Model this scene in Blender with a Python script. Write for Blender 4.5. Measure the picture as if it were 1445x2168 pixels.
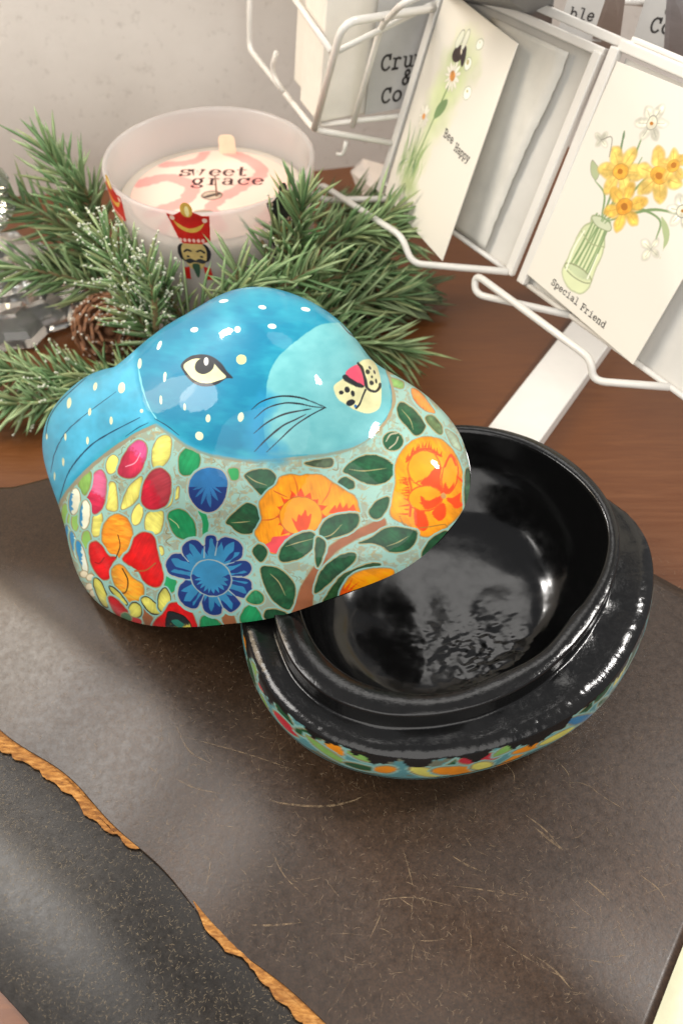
import bpy, bmesh, math, random
import numpy as np
from mathutils import Vector, Matrix

U = 0.01                      # everything below is written in centimetres
scene = bpy.context.scene
for o in list(bpy.data.objects):
    bpy.data.objects.remove(o)

# ------------------------------------------------------------------ camera
CAM_H, PITCH, FPX, PW, PH = 26.0, math.radians(50), 1638.0, 1445.0, 2168.0
cd = bpy.data.cameras.new('camera')
cd.sensor_fit = 'VERTICAL'; cd.sensor_height = 36.0; cd.sensor_width = 36.0
cd.lens = 36.0*FPX/PH
cd.clip_start = 0.01; cd.clip_end = 50
cam = bpy.data.objects.new('camera', cd)
cam.location = (0, 0, CAM_H*U)
cam.rotation_euler = (math.pi/2-PITCH, 0, 0)
scene.collection.objects.link(cam)
scene.camera = cam
cd.dof.use_dof = True
cd.dof.focus_distance = 0.245
cd.dof.aperture_fstop = 14.0

# ------------------------------------------------------------------ room light
world = bpy.data.worlds.new('World'); scene.world = world
world.use_nodes = True
bg = world.node_tree.nodes['Background']
bg.inputs[0].default_value = (0.97, 0.97, 1.0, 1)
bg.inputs[1].default_value = 0.38
def area(name, loc, target, size, energy, color=(1, .965, .92), size_y=None):
    ld = bpy.data.lights.new(name, 'AREA')
    ld.energy = energy; ld.color = color; ld.size = size*U; ld.shape = 'DISK'
    if size_y:
        ld.shape = 'RECTANGLE'; ld.size_y = size_y*U
    lo = bpy.data.objects.new(name, ld)
    lo.location = Vector(loc)*U
    d = Vector(target)-Vector(loc)
    lo.rotation_euler = d.to_track_quat('-Z', 'Y').to_euler()
    scene.collection.objects.link(lo)
    return lo
area('ceiling_and_fill_lamp', (-80, 117, 117), (0, 18, 4), 21, 19.0)
area('ceiling_and_fill_lamp', (112, 46, 128), (0, 18, 4), 22, 15.0)
area('ceiling_and_fill_lamp', (-95, 20, 120), (-6, 10, 0), 66, 12.0)
area('ceiling_and_fill_lamp', (8, -130, 130), (-4, 40, 5), 260, 35.0)  # added fill from behind the camera, brightens wall and fronts
area('ceiling_and_fill_lamp', (22, 112, 150), (3, 15, 2), 56, 2.2)  # added broad source, gives the bowl floor its soft reflection
area('wall_lamp', (-56, 34, 46), (-18, 50, 12), 34, 1.9, (1, .80, .55))

scene.render.engine = 'CYCLES'
scene.view_settings.view_transform = 'Standard'
scene.view_settings.look = 'None'
scene.view_settings.exposure = 0.0
scene.view_settings.gamma = 1.0

# ------------------------------------------------------------------ helpers
def at(u, v, z):
    """photo position at a known height (cm) -> point in the scene (cm)"""
    dx = (u-PW/2)/FPX; up = (PH/2-v)/FPX
    y = math.cos(PITCH)+up*math.sin(PITCH); zz = -math.sin(PITCH)+up*math.cos(PITCH)
    t = (z-CAM_H)/zz
    return Vector((dx*t, y*t, z))
def s2l(c):
    c = np.asarray(c, float)/255.0
    return np.where(c <= 0.04045, c/12.92, ((c+0.055)/1.055)**2.4)
def rgba(*c):
    l = s2l(c); return (float(l[0]), float(l[1]), float(l[2]), 1)

class NT:
    def __init__(self, name):
        self.m = bpy.data.materials.new(name); self.m.use_nodes = True
        self.t = self.m.node_tree; self.n = self.t.nodes; self.l = self.t.links
        self.b = self.n['Principled BSDF']; self.out = self.n['Material Output']
    def add(self, typ, **kw):
        nd = self.n.new(typ)
        for k, v in kw.items():
            if k.startswith('i_'):
                key = k[2:].replace('_', ' ')
                nd.inputs[int(key) if key.isdigit() else key].default_value = v
            else: setattr(nd, k, v)
        return nd
    def link(self, a, b): self.l.new(a, b)
    def coords(self, scale=(1, 1, 1), rot=(0, 0, 0), kind='Object'):
        tc = self.add('ShaderNodeTexCoord'); mp = self.add('ShaderNodeMapping')
        mp.inputs['Scale'].default_value = scale; mp.inputs['Rotation'].default_value = rot
        self.link(tc.outputs[kind], mp.inputs[0]); return mp.outputs[0]
    def noise(self, co, scale, detail=4, rough=.55, dist=0):
        nd = self.add('ShaderNodeTexNoise'); nd.inputs['Scale'].default_value = scale
        nd.inputs['Detail'].default_value = detail; nd.inputs['Roughness'].default_value = rough
        nd.inputs['Distortion'].default_value = dist
        self.link(co, nd.inputs['Vector']); return nd.outputs[0]
    def ramp(self, fac, stops):
        r = self.add('ShaderNodeValToRGB'); e = r.color_ramp.elements
        while len(e) < len(stops): e.new(0.5)
        for el, (p, c) in zip(e, stops):
            el.position = p; el.color = c if len(c) == 4 else (*c, 1)
        self.link(fac, r.inputs[0]); return r.outputs[0]
    def mix(self, a, b, fac, mode='MIX'):
        m = self.add('ShaderNodeMix', data_type='RGBA', blend_type=mode)
        for s, v in ((6, a), (7, b), (0, fac)):
            if hasattr(v, 'is_output') or isinstance(v, bpy.types.NodeSocket): self.link(v, m.inputs[s])
            else: m.inputs[s].default_value = v
        return m.outputs[2]
    def bump(self, h, strength, dist):
        b = self.add('ShaderNodeBump'); b.inputs['Strength'].default_value = strength
        b.inputs['Distance'].default_value = dist*U
        self.link(h, b.inputs['Height']); self.link(b.outputs[0], self.b.inputs['Normal']); return b
    def set(self, **kw):
        for k, v in kw.items():
            i = self.b.inputs[k.replace('_', ' ')]
            if isinstance(v, bpy.types.NodeSocket): self.link(v, i)
            else: i.default_value = v
        return self
def plain(name, col, rough=.5, var=.08, scale=120, bump=0.0, **kw):
    t = NT(name); co = t.coords()
    n = t.noise(co, scale, 5)
    c = np.array(rgba(*col)); lo = tuple(np.r_[c[:3]*(1-var), 1]); hi = tuple(np.r_[np.minimum(c[:3]*(1+var), 1), 1])
    t.set(Base_Color=t.ramp(n, [(.3, lo), (.7, hi)]), Roughness=rough, **kw)
    if bump: t.bump(n, bump, .05)
    return t.m
def painted(name, rough=.4, coat=0., bump=0., bscale=300, attr='paint', **kw):
    t = NT(name); a = t.add('ShaderNodeAttribute'); a.attribute_name = attr
    co = t.coords(); n = t.noise(co, bscale, 3)
    t.set(Base_Color=a.outputs['Color'], Roughness=rough, Coat_Weight=coat, **kw)
    if bump: t.bump(n, bump, .04)
    return t.m

def link(o, parent=None):
    scene.collection.objects.link(o)
    if parent: o.parent = parent
    return o
def thing(name, label, cat, loc=(0, 0, 0), group=None):
    o = bpy.data.objects.new(name, None); o.empty_display_size = .01
    o.location = Vector(loc)*U
    o['label'] = label; o['category'] = cat
    if group: o['group'] = group
    return link(o)
def world_loc(o):
    v = Vector((0, 0, 0))
    while o: v = v+o.location; o = o.parent
    return v
def mesh_obj(name, V, Fc, mat, parent=None, smooth=True, paint=None, mats=None, fmat=None):
    """V in cm, scene coordinates; the object's origin is its parent's"""
    V = np.asarray(V, dtype=np.float64)*U
    if parent is not None: V = V-np.array(world_loc(parent))
    me = bpy.data.meshes.new(name)
    if isinstance(Fc, np.ndarray) and Fc.ndim == 2:
        nf, k = Fc.shape
        me.vertices.add(len(V)); me.vertices.foreach_set('co', V.astype(np.float32).ravel())
        me.loops.add(nf*k); me.loops.foreach_set('vertex_index', Fc.astype(np.int32).ravel())
        me.polygons.add(nf); me.polygons.foreach_set('loop_start', (np.arange(nf)*k).astype(np.int32))
        me.update(calc_edges=True)
    else:
        me.from_pydata([tuple(v) for v in V], [], [tuple(f) for f in Fc])
    me.validate()
    if smooth: me.polygons.foreach_set('use_smooth', [True]*len(me.polygons))
    for m in (mats or [mat]): me.materials.append(m)
    if fmat is not None: me.polygons.foreach_set('material_index', np.asarray(fmat, np.int32))
    if paint is not None:
        ca = me.color_attributes.new('paint', 'FLOAT_COLOR', 'POINT')
        ca.data.foreach_set('color', np.c_[paint, np.ones(len(paint))].astype(np.float32).ravel())
    me.update()
    o = bpy.data.objects.new(name, me)
    return link(o, parent)
def grid_faces(nr, nc, wrap=False):
    r = np.arange(nr-1)[:, None]; c = np.arange(nc if wrap else nc-1)[None, :]; c2 = (c+1) % nc
    return np.stack([r*nc+c, r*nc+c2, (r+1)*nc+c2, (r+1)*nc+c], -1).reshape(-1, 4)
class MB:
    """collects geometry for one mesh"""
    def __init__(s): s.V = []; s.F = []; s.C = []
    def add(s, V, F, col=None):
        b = len(s.V); s.V += [tuple(v) for v in V]; s.F += [tuple(i+b for i in f) for f in F]
        if col is not None: s.C += [tuple(col)]*len(V) if np.ndim(col) == 1 else [tuple(c) for c in col]
    def tube(s, P, r, n=10, closed=False, col=None, cap=True):
        P = [Vector(p) for p in P]; m = len(P)
        T = []
        for i in range(m):
            a = P[i-1] if (i or closed) else P[i]; b = P[(i+1) % m] if (i < m-1 or closed) else P[i]
            T.append((b-a).normalized())
        x = T[0].orthogonal().normalized(); V = []
        for i in range(m):
            x = (x-T[i]*x.dot(T[i])).normalized(); y = T[i].cross(x)
            rr = r[i] if hasattr(r, '__len__') else r
            V += [P[i]+(x*math.cos(k*2*math.pi/n)+y*math.sin(k*2*math.pi/n))*rr for k in range(n)]
        F = []
        for i in range(m if closed else m-1):
            j = (i+1) % m
            F += [(i*n+k, i*n+(k+1) % n, j*n+(k+1) % n, j*n+k) for k in range(n)]
        if cap and not closed:
            F += [tuple(range(n))[::-1], tuple((m-1)*n+k for k in range(n))]
        s.add(V, F, col)
    def quadbox(s, Q, thick, nrm):
        """four corners, extruded backwards along -nrm"""
        Q = [Vector(q) for q in Q]; k = len(Q); n = Vector(nrm).normalized()*thick
        V = Q+[q-n for q in Q]
        F = [tuple(range(k)), tuple(range(2*k-1, k-1, -1))]+[(i, k+i, k+(i+1) % k, (i+1) % k) for i in range(k)]
        s.add(V, F)
    def build(s, name, mat, parent=None, smooth=True):
        return mesh_obj(name, s.V, s.F, mat, parent, smooth, np.array(s.C) if s.C else None)
def bevel(o, w, seg=2):
    m = o.modifiers.new('bevel', 'BEVEL'); m.width = w*U; m.segments = seg; m.limit_method = 'ANGLE'
    return o
def fillet(P, r, n=5):
    """rounds the corners of a polyline"""
    P = [Vector(p) for p in P]; out = [P[0]]
    for i in range(1, len(P)-1):
        a, b, c = P[i-1], P[i], P[i+1]
        d1 = min(r, (a-b).length*.45); d2 = min(r, (c-b).length*.45)
        p, q = b+(a-b).normalized()*d1, b+(c-b).normalized()*d2
        for k in range(n+1):
            t = k/n; out.append(p*(1-t)**2+b*2*t*(1-t)+q*t*t)
    out.append(P[-1]); return out
def lathe(prof, n=64, c=(0, 0, 0), closed=False):
    V = []; m = len(prof)
    for r, z in prof:
        V += [(c[0]+r*math.cos(2*math.pi*k/n), c[1]+r*math.sin(2*math.pi*k/n), c[2]+z) for k in range(n)]
    F = [tuple(f) for f in grid_faces(m, n, True)]
    if closed: F += [((m-1)*n+k, (m-1)*n+(k+1) % n, (k+1) % n, k) for k in range(n)]
    return V, F

# ------------------------------------------------------------------ brush painting of surface colours (per vertex)
def hashn(ix, iy, s=0):
    h = (ix.astype(np.int64)*374761393+iy.astype(np.int64)*668265263+s*1274126177) & 0x7fffffff
    h = ((h ^ (h >> 13))*1274126177) & 0x7fffffff
    return ((h ^ (h >> 16)) & 0xffff)/65535.0
def vnoise(x, y, s=0):
    ix = np.floor(x); iy = np.floor(y); fx = x-ix; fy = y-iy
    fx = fx*fx*(3-2*fx); fy = fy*fy*(3-2*fy)
    a = hashn(ix, iy, s); b = hashn(ix+1, iy, s); c = hashn(ix, iy+1, s); d = hashn(ix+1, iy+1, s)
    return (a*(1-fx)+b*fx)*(1-fy)+(c*(1-fx)+d*fx)*fy
def fbm(x, y, s=0, o=3):
    t = 0; w = 0
    for k in range(o):
        t = t+vnoise(x*2**k, y*2**k, s+k)*.5**k; w += .5**k
    return t/w
def smooth_closed(P, n=5):
    P = np.asarray(P, float); m = len(P); out = []
    t = (np.arange(n)/n)[:, None]
    for i in range(m):
        a, b, c, d = P[i-1], P[i], P[(i+1) % m], P[(i+2) % m]
        out.append(.5*(2*b+(c-a)*t+(2*a-5*b+4*c-d)*t*t+(3*b-a-3*c+d)*t**3))
    return np.concatenate(out)
def smooth_open(P, n=6):
    P = np.asarray(P, float)
    if len(P) < 3: 
        t = np.linspace(0, 1, n)[:, None]; return P[0]*(1-t)+P[-1]*t
    Q = np.r_[[2*P[0]-P[1]], P, [2*P[-1]-P[-2]]]; out = []
    t = (np.arange(n)/n)[:, None]
    for i in range(1, len(Q)-2):
        a, b, c, d = Q[i-1], Q[i], Q[i+1], Q[i+2]
        out.append(.5*(2*b+(c-a)*t+(2*a-5*b+4*c-d)*t*t+(3*b-a-3*c+d)*t**3))
    return np.concatenate(out+[P[-1:]])
def ellipse(cx, cy, rx, ry, rot=0, n=18):
    a = np.linspace(0, 2*np.pi, n, endpoint=False); c, s = math.cos(math.radians(rot)), math.sin(math.radians(rot))
    x = rx*np.cos(a); y = ry*np.sin(a)
    return np.c_[cx+x*c-y*s, cy+x*s+y*c]
def sdf(X, Y, P, closed=True):
    """negative inside; also the arc position of the nearest point"""
    d2 = np.full(X.shape, 1e18); par = np.zeros(X.shape); ins = np.zeros(X.shape, bool)
    m = len(P); last = m if closed else m-1
    for i in range(last):
        x1, y1 = P[i]; x2, y2 = P[(i+1) % m]
        ex, ey = x2-x1, y2-y1; L = ex*ex+ey*ey+1e-12
        t = np.clip(((X-x1)*ex+(Y-y1)*ey)/L, 0, 1)
        dd = (X-x1-t*ex)**2+(Y-y1-t*ey)**2
        k = dd < d2; d2 = np.where(k, dd, d2); par = np.where(k, (i+t)/last, par)
        if closed and y1 != y2:
            ins ^= ((y1 > Y) != (y2 > Y)) & (X < ex*(Y-y1)/(y2-y1)+x1)
    d = np.sqrt(d2)
    return (np.where(ins, -d, d) if closed else d), par
class Paint:
    def __init__(s, X, Y, base, aa=1.0):
        s.X = np.asarray(X, float); s.Y = np.asarray(Y, float); s.aa = aa
        s.c = np.empty((len(s.X), 3)); s.c[:] = base; s.id = np.zeros(len(s.X), np.int32); s.k = 0; s.front = None
    def _sel(s, P, mrg):
        lo = P.min(0)-mrg; hi = P.max(0)+mrg
        k = (s.X > lo[0]) & (s.X < hi[0]) & (s.Y > lo[1]) & (s.Y < hi[1])
        if s.front is not None: k &= s.front
        return np.nonzero(k)[0]
    def lay(s, i, a, col):
        a = np.clip(a, 0, 1)[:, None]; s.c[i] = s.c[i]*(1-a)+np.asarray(col, float)*a
    def poly(s, P, col, soft=None, smooth=True, outline=None, halo=None, var=.10, wob=1.2, alpha=1, shade=None, ident=None, vs=22, rim=0):
        s.k += 1
        P = smooth_closed(P) if smooth else np.asarray(P, float)
        soft = soft or s.aa
        m = soft+3+(halo[0] if halo else 0)+(outline[0] if outline else 0)
        i = s._sel(P, m)
        if not len(i): return
        X, Y = s.X[i], s.Y[i]
        d, par = sdf(X, Y, P)
        d = d+(fbm(X/9, Y/9, s.k)-.5)*2*wob
        if halo: s.lay(i, (halo[0]-d)/soft+.5, halo[1])
        if outline:
            w = outline[0]*(.7+.6*vnoise(X/14, Y/14, s.k+5))
            s.lay(i, ((w-d)/soft+.5)*(outline[2] if len(outline) > 2 else 1), outline[1])
        c = np.asarray(col, float)[None, :]*(1+var*2*(fbm(X/vs, Y/vs, s.k+9)-.5))[:, None]
        if shade is not None: c = shade(X, Y, d, c)
        if rim:
            an = s.k*2.4; st_ = fbm((X*math.cos(an)+Y*math.sin(an))/3.2, (Y*math.cos(an)-X*math.sin(an))/22, s.k+3)
            c = c*(1-rim*np.exp(-np.clip(-d, 0, 99)/4.5)*.8+rim*.9*(st_-.45))[:, None]
        s.lay(i, (-d/soft+.5)*alpha, np.clip(c, 0, 255))
        if ident is not None: s.id[i[d < 0]] = ident
    def stroke(s, P, w, col, soft=None, taper=.0, alpha=1, smooth=True, wob=.25):
        s.k += 1
        P = smooth_open(P) if smooth else np.asarray(P, float)
        soft = soft or s.aa
        i = s._sel(P, w+soft+2)
        if not len(i): return
        X, Y = s.X[i], s.Y[i]
        d, par = sdf(X, Y, P, False)
        ww = w/2*(1-taper*np.abs(2*par-1)**2)*(1+wob*2*(vnoise(X/11, Y/11, s.k)-.5))
        s.lay(i, ((ww-d)/soft+.5)*alpha, col)
    def linear(s): return s2l(np.clip(s.c, 0, 255))

# ------------------------------------------------------------------ hand-lettered strokes
def arc(cx, cy, rx, ry, a0, a1, n=9):
    return [(cx+rx*math.cos(math.radians(a0+(a1-a0)*k/n)), cy+ry*math.sin(math.radians(a0+(a1-a0)*k/n))) for k in range(n+1)]
GL = {
 'C': [arc(.31, .34, .24, .34, 42, 318), [(.49, .68), (.49, .48)]],
 'r': [[(.06, 0), (.34, 0)], [(.07, .48), (.18, .48), (.18, 0)], arc(.33, .33, .15, .15, 175, 45)],
 'u': [[(.02, .48), (.12, .48), (.12, .16)]+arc(.26, .16, .14, .16, 180, 330), [(.33, .48), (.42, .48), (.42, 0), (.52, 0)]],
 'm': [[(.0, .48), (.08, .48), (.08, 0)], [(.02, 0), (.15, 0)], arc(.18, .34, .1, .14, 180, 0)+[(.28, 0)], [(.23, 0), (.34, 0)], arc(.38, .34, .1, .14, 180, 0)+[(.48, 0), (.55, 0)]],
 'b': [[(.02, .72), (.1, .72), (.1, 0)], arc(.28, .24, .19, .24, 165, -165)],
 '&': [[(.5, .02), (.2, .46)]+arc(.29, .54, .11, .12, 200, -40)+[(.22, .32)]+arc(.24, .17, .15, .17, 100, 300)+[(.46, .28)]],
 'o': [arc(.29, .24, .21, .24, 0, 360, 14)],
 'B': [[(.03, .68), (.12, .68)], [(.03, 0), (.12, 0)], [(.12, 0), (.12, .68)], [(.12, .68), (.3, .68)]+arc(.3, .52, .17, .16, 90, -90)+[(.12, .36)], [(.3, .36)]+arc(.32, .18, .19, .18, 90, -90)+[(.12, 0)]],
 'e': [[(.09, .25), (.49, .25)]+arc(.29, .24, .2, .24, 5, 318, 12)],
 'H': [[(.13, 0), (.13, .68)], [(.45, 0), (.45, .68)], [(.13, .35), (.45, .35)], [(.05, .68), (.2, .68)], [(.05, 0), (.2, 0)], [(.38, .68), (.53, .68)], [(.38, 0), (.53, 0)]],
 'a': [arc(.27, .34, .16, .14, 150, 0)+[(.43, 0), (.52, 0)], arc(.27, .13, .17, .13, 20, 340)],
 'p': [[(.03, .48), (.12, .48), (.12, -.2)], [(.04, -.2), (.22, -.2)], arc(.3, .24, .19, .24, 165, -165)],
 'y': [[(.02, .48), (.18, .48)], [(.38, .48), (.54, .48)], [(.1, .48), (.29, .02)], [(.46, .48), (.24, -.12), (.14, -.2), (.05, -.2)]],
 'S': [arc(.29, .51, .18, .17, 30, 250)+arc(.29, .17, .2, .17, 75, -160), [(.46, .68), (.46, .52)], [(.1, .0), (.1, .16)]],
 'c': [arc(.3, .24, .21, .24, 40, 320), [(.47, .48), (.47, .34)]],
 'i': [[(.12, .48), (.3, .48), (.3, 0)], [(.1, 0), (.5, 0)], [(.29, .66), (.31, .62)]],
 'l': [[(.12, .72), (.3, .72), (.3, 0)], [(.1, 0), (.5, 0)]],
 'F': [[(.14, 0), (.14, .68)], [(.05, .68), (.5, .68), (.5, .52)], [(.14, .36), (.36, .36)], [(.36, .44), (.36, .28)], [(.05, 0), (.26, 0)]],
 'n': [[(.03, .48), (.12, .48), (.12, 0)], [(.04, 0), (.21, 0)], arc(.28, .32, .16, .16, 180, 0)+[(.44, 0)], [(.36, 0), (.53, 0)]],
 'd': [[(.36, .72), (.45, .72), (.45, 0), (.54, 0)], arc(.27, .24, .19, .24, 15, 345)],
 's': [arc(.28, .36, .17, .12, 30, 250)+arc(.28, .12, .19, .12, 75, -160), [(.44, .48), (.44, .36)], [(.1, 0), (.1, .12)]],
 'w': [[(.0, .48), (.14, .48)], [(.06, .48), (.18, 0), (.29, .42), (.4, 0), (.52, .48)], [(.44, .48), (.58, .48)]],
 't': [[(.22, .66), (.22, .12)]+arc(.33, .12, .11, .12, 180, 320), [(.08, .46), (.42, .46)]],
 'g': [arc(.27, .26, .17, .2, 0, 360, 12), [(.38, .42), (.5, .5)], [(.2, .08), (.14, .02), (.4, -.03)]+arc(.29, -.13, .2, .1, 30, -200)],
}
def ribbon(mb, P, w, place, contrast=0):
    """flat stroke of width w through 2-D points, mapped to the scene by place(x, y)"""
    P = np.asarray(P, float)
    T = np.gradient(P, axis=0) if len(P) > 2 else np.repeat(P[-1:]-P[:1], len(P), 0)
    T /= np.linalg.norm(T, axis=1)[:, None]+1e-9
    N = np.c_[-T[:, 1], T[:, 0]]
    hw = w/2*np.ones(len(P))
    if contrast: hw = hw*(1-contrast+contrast*np.abs(T[:, 1])**1.2*1.5)
    E = P.copy(); E[0] -= T[0]*w*.4; E[-1] += T[-1]*w*.4
    L = E+N*hw[:, None]; R = E-N*hw[:, None]
    V = [place(*p) for p in L]+[place(*p) for p in R]; n = len(P)
    mb.add(V, [(i, i+1, n+i+1, n+i) for i in range(n-1)])
def lettering(mb, text, place, x0, y0, size, adv=.6, w=.085, contrast=0, widths=None):
    x = x0
    for ch in text:
        for st in GL.get(ch, []):
            ribbon(mb, [(x+px*size, y0+py*size) for px, py in st], w*size, place, contrast)
        x += adv*size*(widths.get(ch, 1) if widths else 1)
    return x

# ------------------------------------------------------------------ setting: table and wall
t = NT('varnished_wood'); co = t.coords((1, 14, 1), (0, 0, math.radians(12)))
g = t.noise(co, 26, 8, .62, 1.2); g2 = t.noise(t.coords((2, 60, 1), (0, 0, math.radians(12))), 60, 4)
c = t.ramp(g, [(.25, rgba(92, 50, 20)), (.5, rgba(100, 57, 24)), (.75, rgba(110, 65, 29))])
c = t.mix(c, t.ramp(g2, [(.35, (.75, .75, .75)), (.6, (1, 1, 1))]), .35, 'MULTIPLY')
t.set(Base_Color=c, Roughness=t.ramp(g, [(.3, (.28,)*3), (.8, (.42,)*3)]), Coat_Weight=.25, Coat_Roughness=.25)
t.bump(g2, .03, .02)
M_WOOD = t.m
o = mesh_obj('table_top', [(-70, -12, 0), (70, -12, 0), (70, 63, 0), (-70, 63, 0)], [(0, 1, 2, 3)], M_WOOD, None, False)
o['kind'] = 'structure'

t = NT('rough_plaster'); co = t.coords()
n1 = t.noise(co, 45, 8, .6); n2 = t.noise(co, 9, 5, .6); n3 = t.noise(co, 170, 4, .7)
c = t.ramp(n2, [(.3, rgba(206, 199, 190)), (.7, rgba(222, 216, 208))])
c = t.mix(c, t.ramp(n3, [(.30, rgba(150, 140, 130)), (.42, (1, 1, 1))]), .22, 'MULTIPLY')
t.set(Base_Color=c, Roughness=.85)
hb = t.add('ShaderNodeMath', operation='MULTIPLY_ADD'); t.link(n1, hb.inputs[0]); hb.inputs[1].default_value = 1.0; t.link(n3, hb.inputs[2])
t.bump(hb.outputs[0], .22, .10)
wa = math.radians(11); wx, wy = math.cos(wa), math.sin(wa)
def wallp(s, z): return (-17+wx*s, 50.0+wy*s, z)
nx_, nz_ = 90, 60
V = []; 
for j in range(nz_):
    for i in range(nx_):
        s_ = -60+150*i/(nx_-1); z_ = 40*j/(nz_-1)
        b_ = .35*math.sin(s_*.21+1.3*math.sin(z_*.17))+.25*math.sin(z_*.33+s_*.11)
        p = wallp(s_, z_); V.append((p[0]-wy*-b_*.5, p[1]-b_*.5, p[2]))
o = mesh_obj('wall', V, grid_faces(nz_, nx_), t.m); o['kind'] = 'structure'

# ------------------------------------------------------------------ leather
def leather(name, base, dark, light, speck):
    t = NT(name); co = t.coords()
    a = t.noise(co, 14, 6, .6); b = t.noise(co, 420, 4, .7); d = t.noise(t.coords((1, 1.6, 1), (0, 0, .6)), 260, 3, .6, .8)
    e = t.noise(t.coords((5, 1, 1), (0, 0, -.3)), 300, 3, .6, 1.2)
    c = t.ramp(a, [(.3, rgba(*dark)), (.7, rgba(*base))])
    c = t.mix(c, t.ramp(b, [(.3, (.62,)*3), (.62, (1.12,)*3)]), .7, 'MULTIPLY')
    f = t.noise(co, 1300, 2, .8)
    c = t.mix(c, t.ramp(f, [(.34, (.55,)*3), (.66, (1.35,)*3)]), .8, 'MULTIPLY')
    t.set(Base_Color=c, Roughness=t.ramp(b, [(.3, (.29,)*3), (.7, (.41,)*3)]))
    t.b.inputs['Specular IOR Level'].default_value = .5
    h = t.add('ShaderNodeMath', operation='ADD'); t.link(b, h.inputs[0]); t.link(d, h.inputs[1])
    t.bump(h.outputs[0], .15, .02); return t.m
M_BROWN = leather('brown_waxed_leather', (60, 42, 27), (42, 29, 18), (150, 126, 98), .62)
M_DARK = leather('dark_grained_leather', (34, 27, 19), (20, 16, 11), (128, 112, 86), .9)
t = NT('raw_leather_edge'); nz = t.noise(t.coords((.3, 1, 1), (0, 0, .64)), 900, 4, .6); n2 = t.noise(t.coords((.15, 1, 1), (0, 0, .64)), 300, 3)
c = t.ramp(nz, [(.28, rgba(104, 64, 28)), (.5, rgba(158, 106, 46)), (.75, rgba(200, 150, 84))])
t.set(Base_Color=t.mix(c, t.ramp(n2, [(.35, (.5, .42, .36)), (.6, (1, 1, 1))]), .6, 'MULTIPLY'), Roughness=.9); t.bump(nz, .8, .04); M_RAW = t.m
LT = (.8, -.6); LS = (.6, .8)          # along the journal's front edge / away from it
def lxy(t_, s_): return (LT[0]*t_+LS[0]*s_, LT[1]*t_+LS[1]*s_)
def lerp(x, xs, ys): return float(np.interp(x, xs, ys))
BROWN_Z = 1.2
def brown_front(t_):
    return 2.15+.18*math.sin(t_*.43+.6)+.08*math.sin(t_*1.3)
def brown_back(t_): return lerp(t_, [-32, -24.6, -23.6, -18, -9, -7, 6], [3, 9.3, 10.9, 15.3, 21.2, 21.6, 21.3])
def brown_z(t_, s_):
    u_ = s_-brown_front(t_)
    e = max(0.0, 1-u_/4.0)
    z = BROWN_Z+.02-.68*e**1.7+.24*math.exp(-((u_-4.4)/2.0)**2)
    z += .05*math.sin(t_*.35+s_*.2)+.03*math.sin(s_*.6-t_*.2)
    return z
def leather_sheet(name, t0, t1, nt, f0, f1, zf, ns, thick, mat, parent):
    ts = np.linspace(t0, t1, nt); W = []
    ss = np.linspace(0, 1, ns)**1.6
    for s_ in ss:
        for t_ in ts:
            a, b = f0(t_), f1(t_); q = a+(b-a)*s_
            x, y = lxy(t_, q); W.append((x, y, zf(t_, q)))
    W = np.array(W); n = len(W); Bt = W.copy(); Bt[:, 2] -= thick
    F = list(map(tuple, grid_faces(ns, nt))); F += [tuple(i+n for i in f[::-1]) for f in F]
    ring = [i for i in range(nt)]+[i*nt+nt-1 for i in range(1, ns)]+[(ns-1)*nt+i for i in range(nt-2, -1, -1)]+[i*nt for i in range(ns-2, 0, -1)]
    m = len(ring); F += [(ring[k], n+ring[k], n+ring[(k+1) % m], ring[(k+1) % m]) for k in range(m)]
    o = mesh_obj(name, np.r_[W, Bt], F, mat, parent)
    return o
jr = thing('leather_journal', 'wide scuffed brown leather journal cover lying under the rabbit box', 'leather journal', (*lxy(-8, 11), 0))
leather_sheet('cover', -33, 4.95, 150, brown_front, brown_back, brown_z, 70, .32, M_BROWN, jr)
def brown_edge(t_, s_): return brown_z(t_, s_)
def dark_front(t_): return -3.0+.12*math.sin(t_*.5)
def dark_back(t_): return 3.1
def dark_z(t_, s_):
    u_ = s_-dark_front(t_); return .10+.60*math.sin(math.pi*min(1, max(0, u_/6.2)))+.03*math.sin(t_*.6)+(.28 if u_ > 6.2 else 0)*0
# raw torn edges showing along the front of the cover
def torn(ta, tb, wmax, lift, seed, shift=0.0):
    rnd = random.Random(seed); nt, nw = 90, 7; V = []; e0 = rnd.random()*9
    for i in range(nt):
        q = i/(nt-1); t_ = ta+(tb-ta)*q
        w_ = wmax*(math.sin(math.pi*min(1, q*1.02))**.6)*(.8+.25*math.sin(t_*2.1+e0)+.12*math.sin(t_*7+e0)+.1*(rnd.random()-.5))
        for j in range(nw):
            r_ = j/(nw-1); s_ = brown_front(t_)+.12-shift*min(1, math.sin(math.pi*q)*2.5)-max(.02, w_)*r_
            x, y = lxy(t_, s_); top = brown_z(t_, brown_front(t_))-.05-lift
            z = max(top-.10*r_**2, dark_z(t_, s_)+.10)+.012*(rnd.random()-.5)
            V.append((x, y, z))
    n = len(V); B = [(x, y, z-.07) for x, y, z in V]
    F = list(map(tuple, grid_faces(nt, nw))); F += [tuple(i+n for i in f[::-1]) for f in F]
    ring = [j for j in range(nw)]+[i*nw+nw-1 for i in range(1, nt)]+[(nt-1)*nw+j for j in range(nw-2, -1, -1)]+[i*nw for i in range(nt-2, 0, -1)]
    m = len(ring); F += [(ring[k], n+ring[k], n+ring[(k+1) % m], ring[(k+1) % m]) for k in range(m)]
    return mesh_obj('torn_edge', V+B, F, M_RAW, jr)

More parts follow.
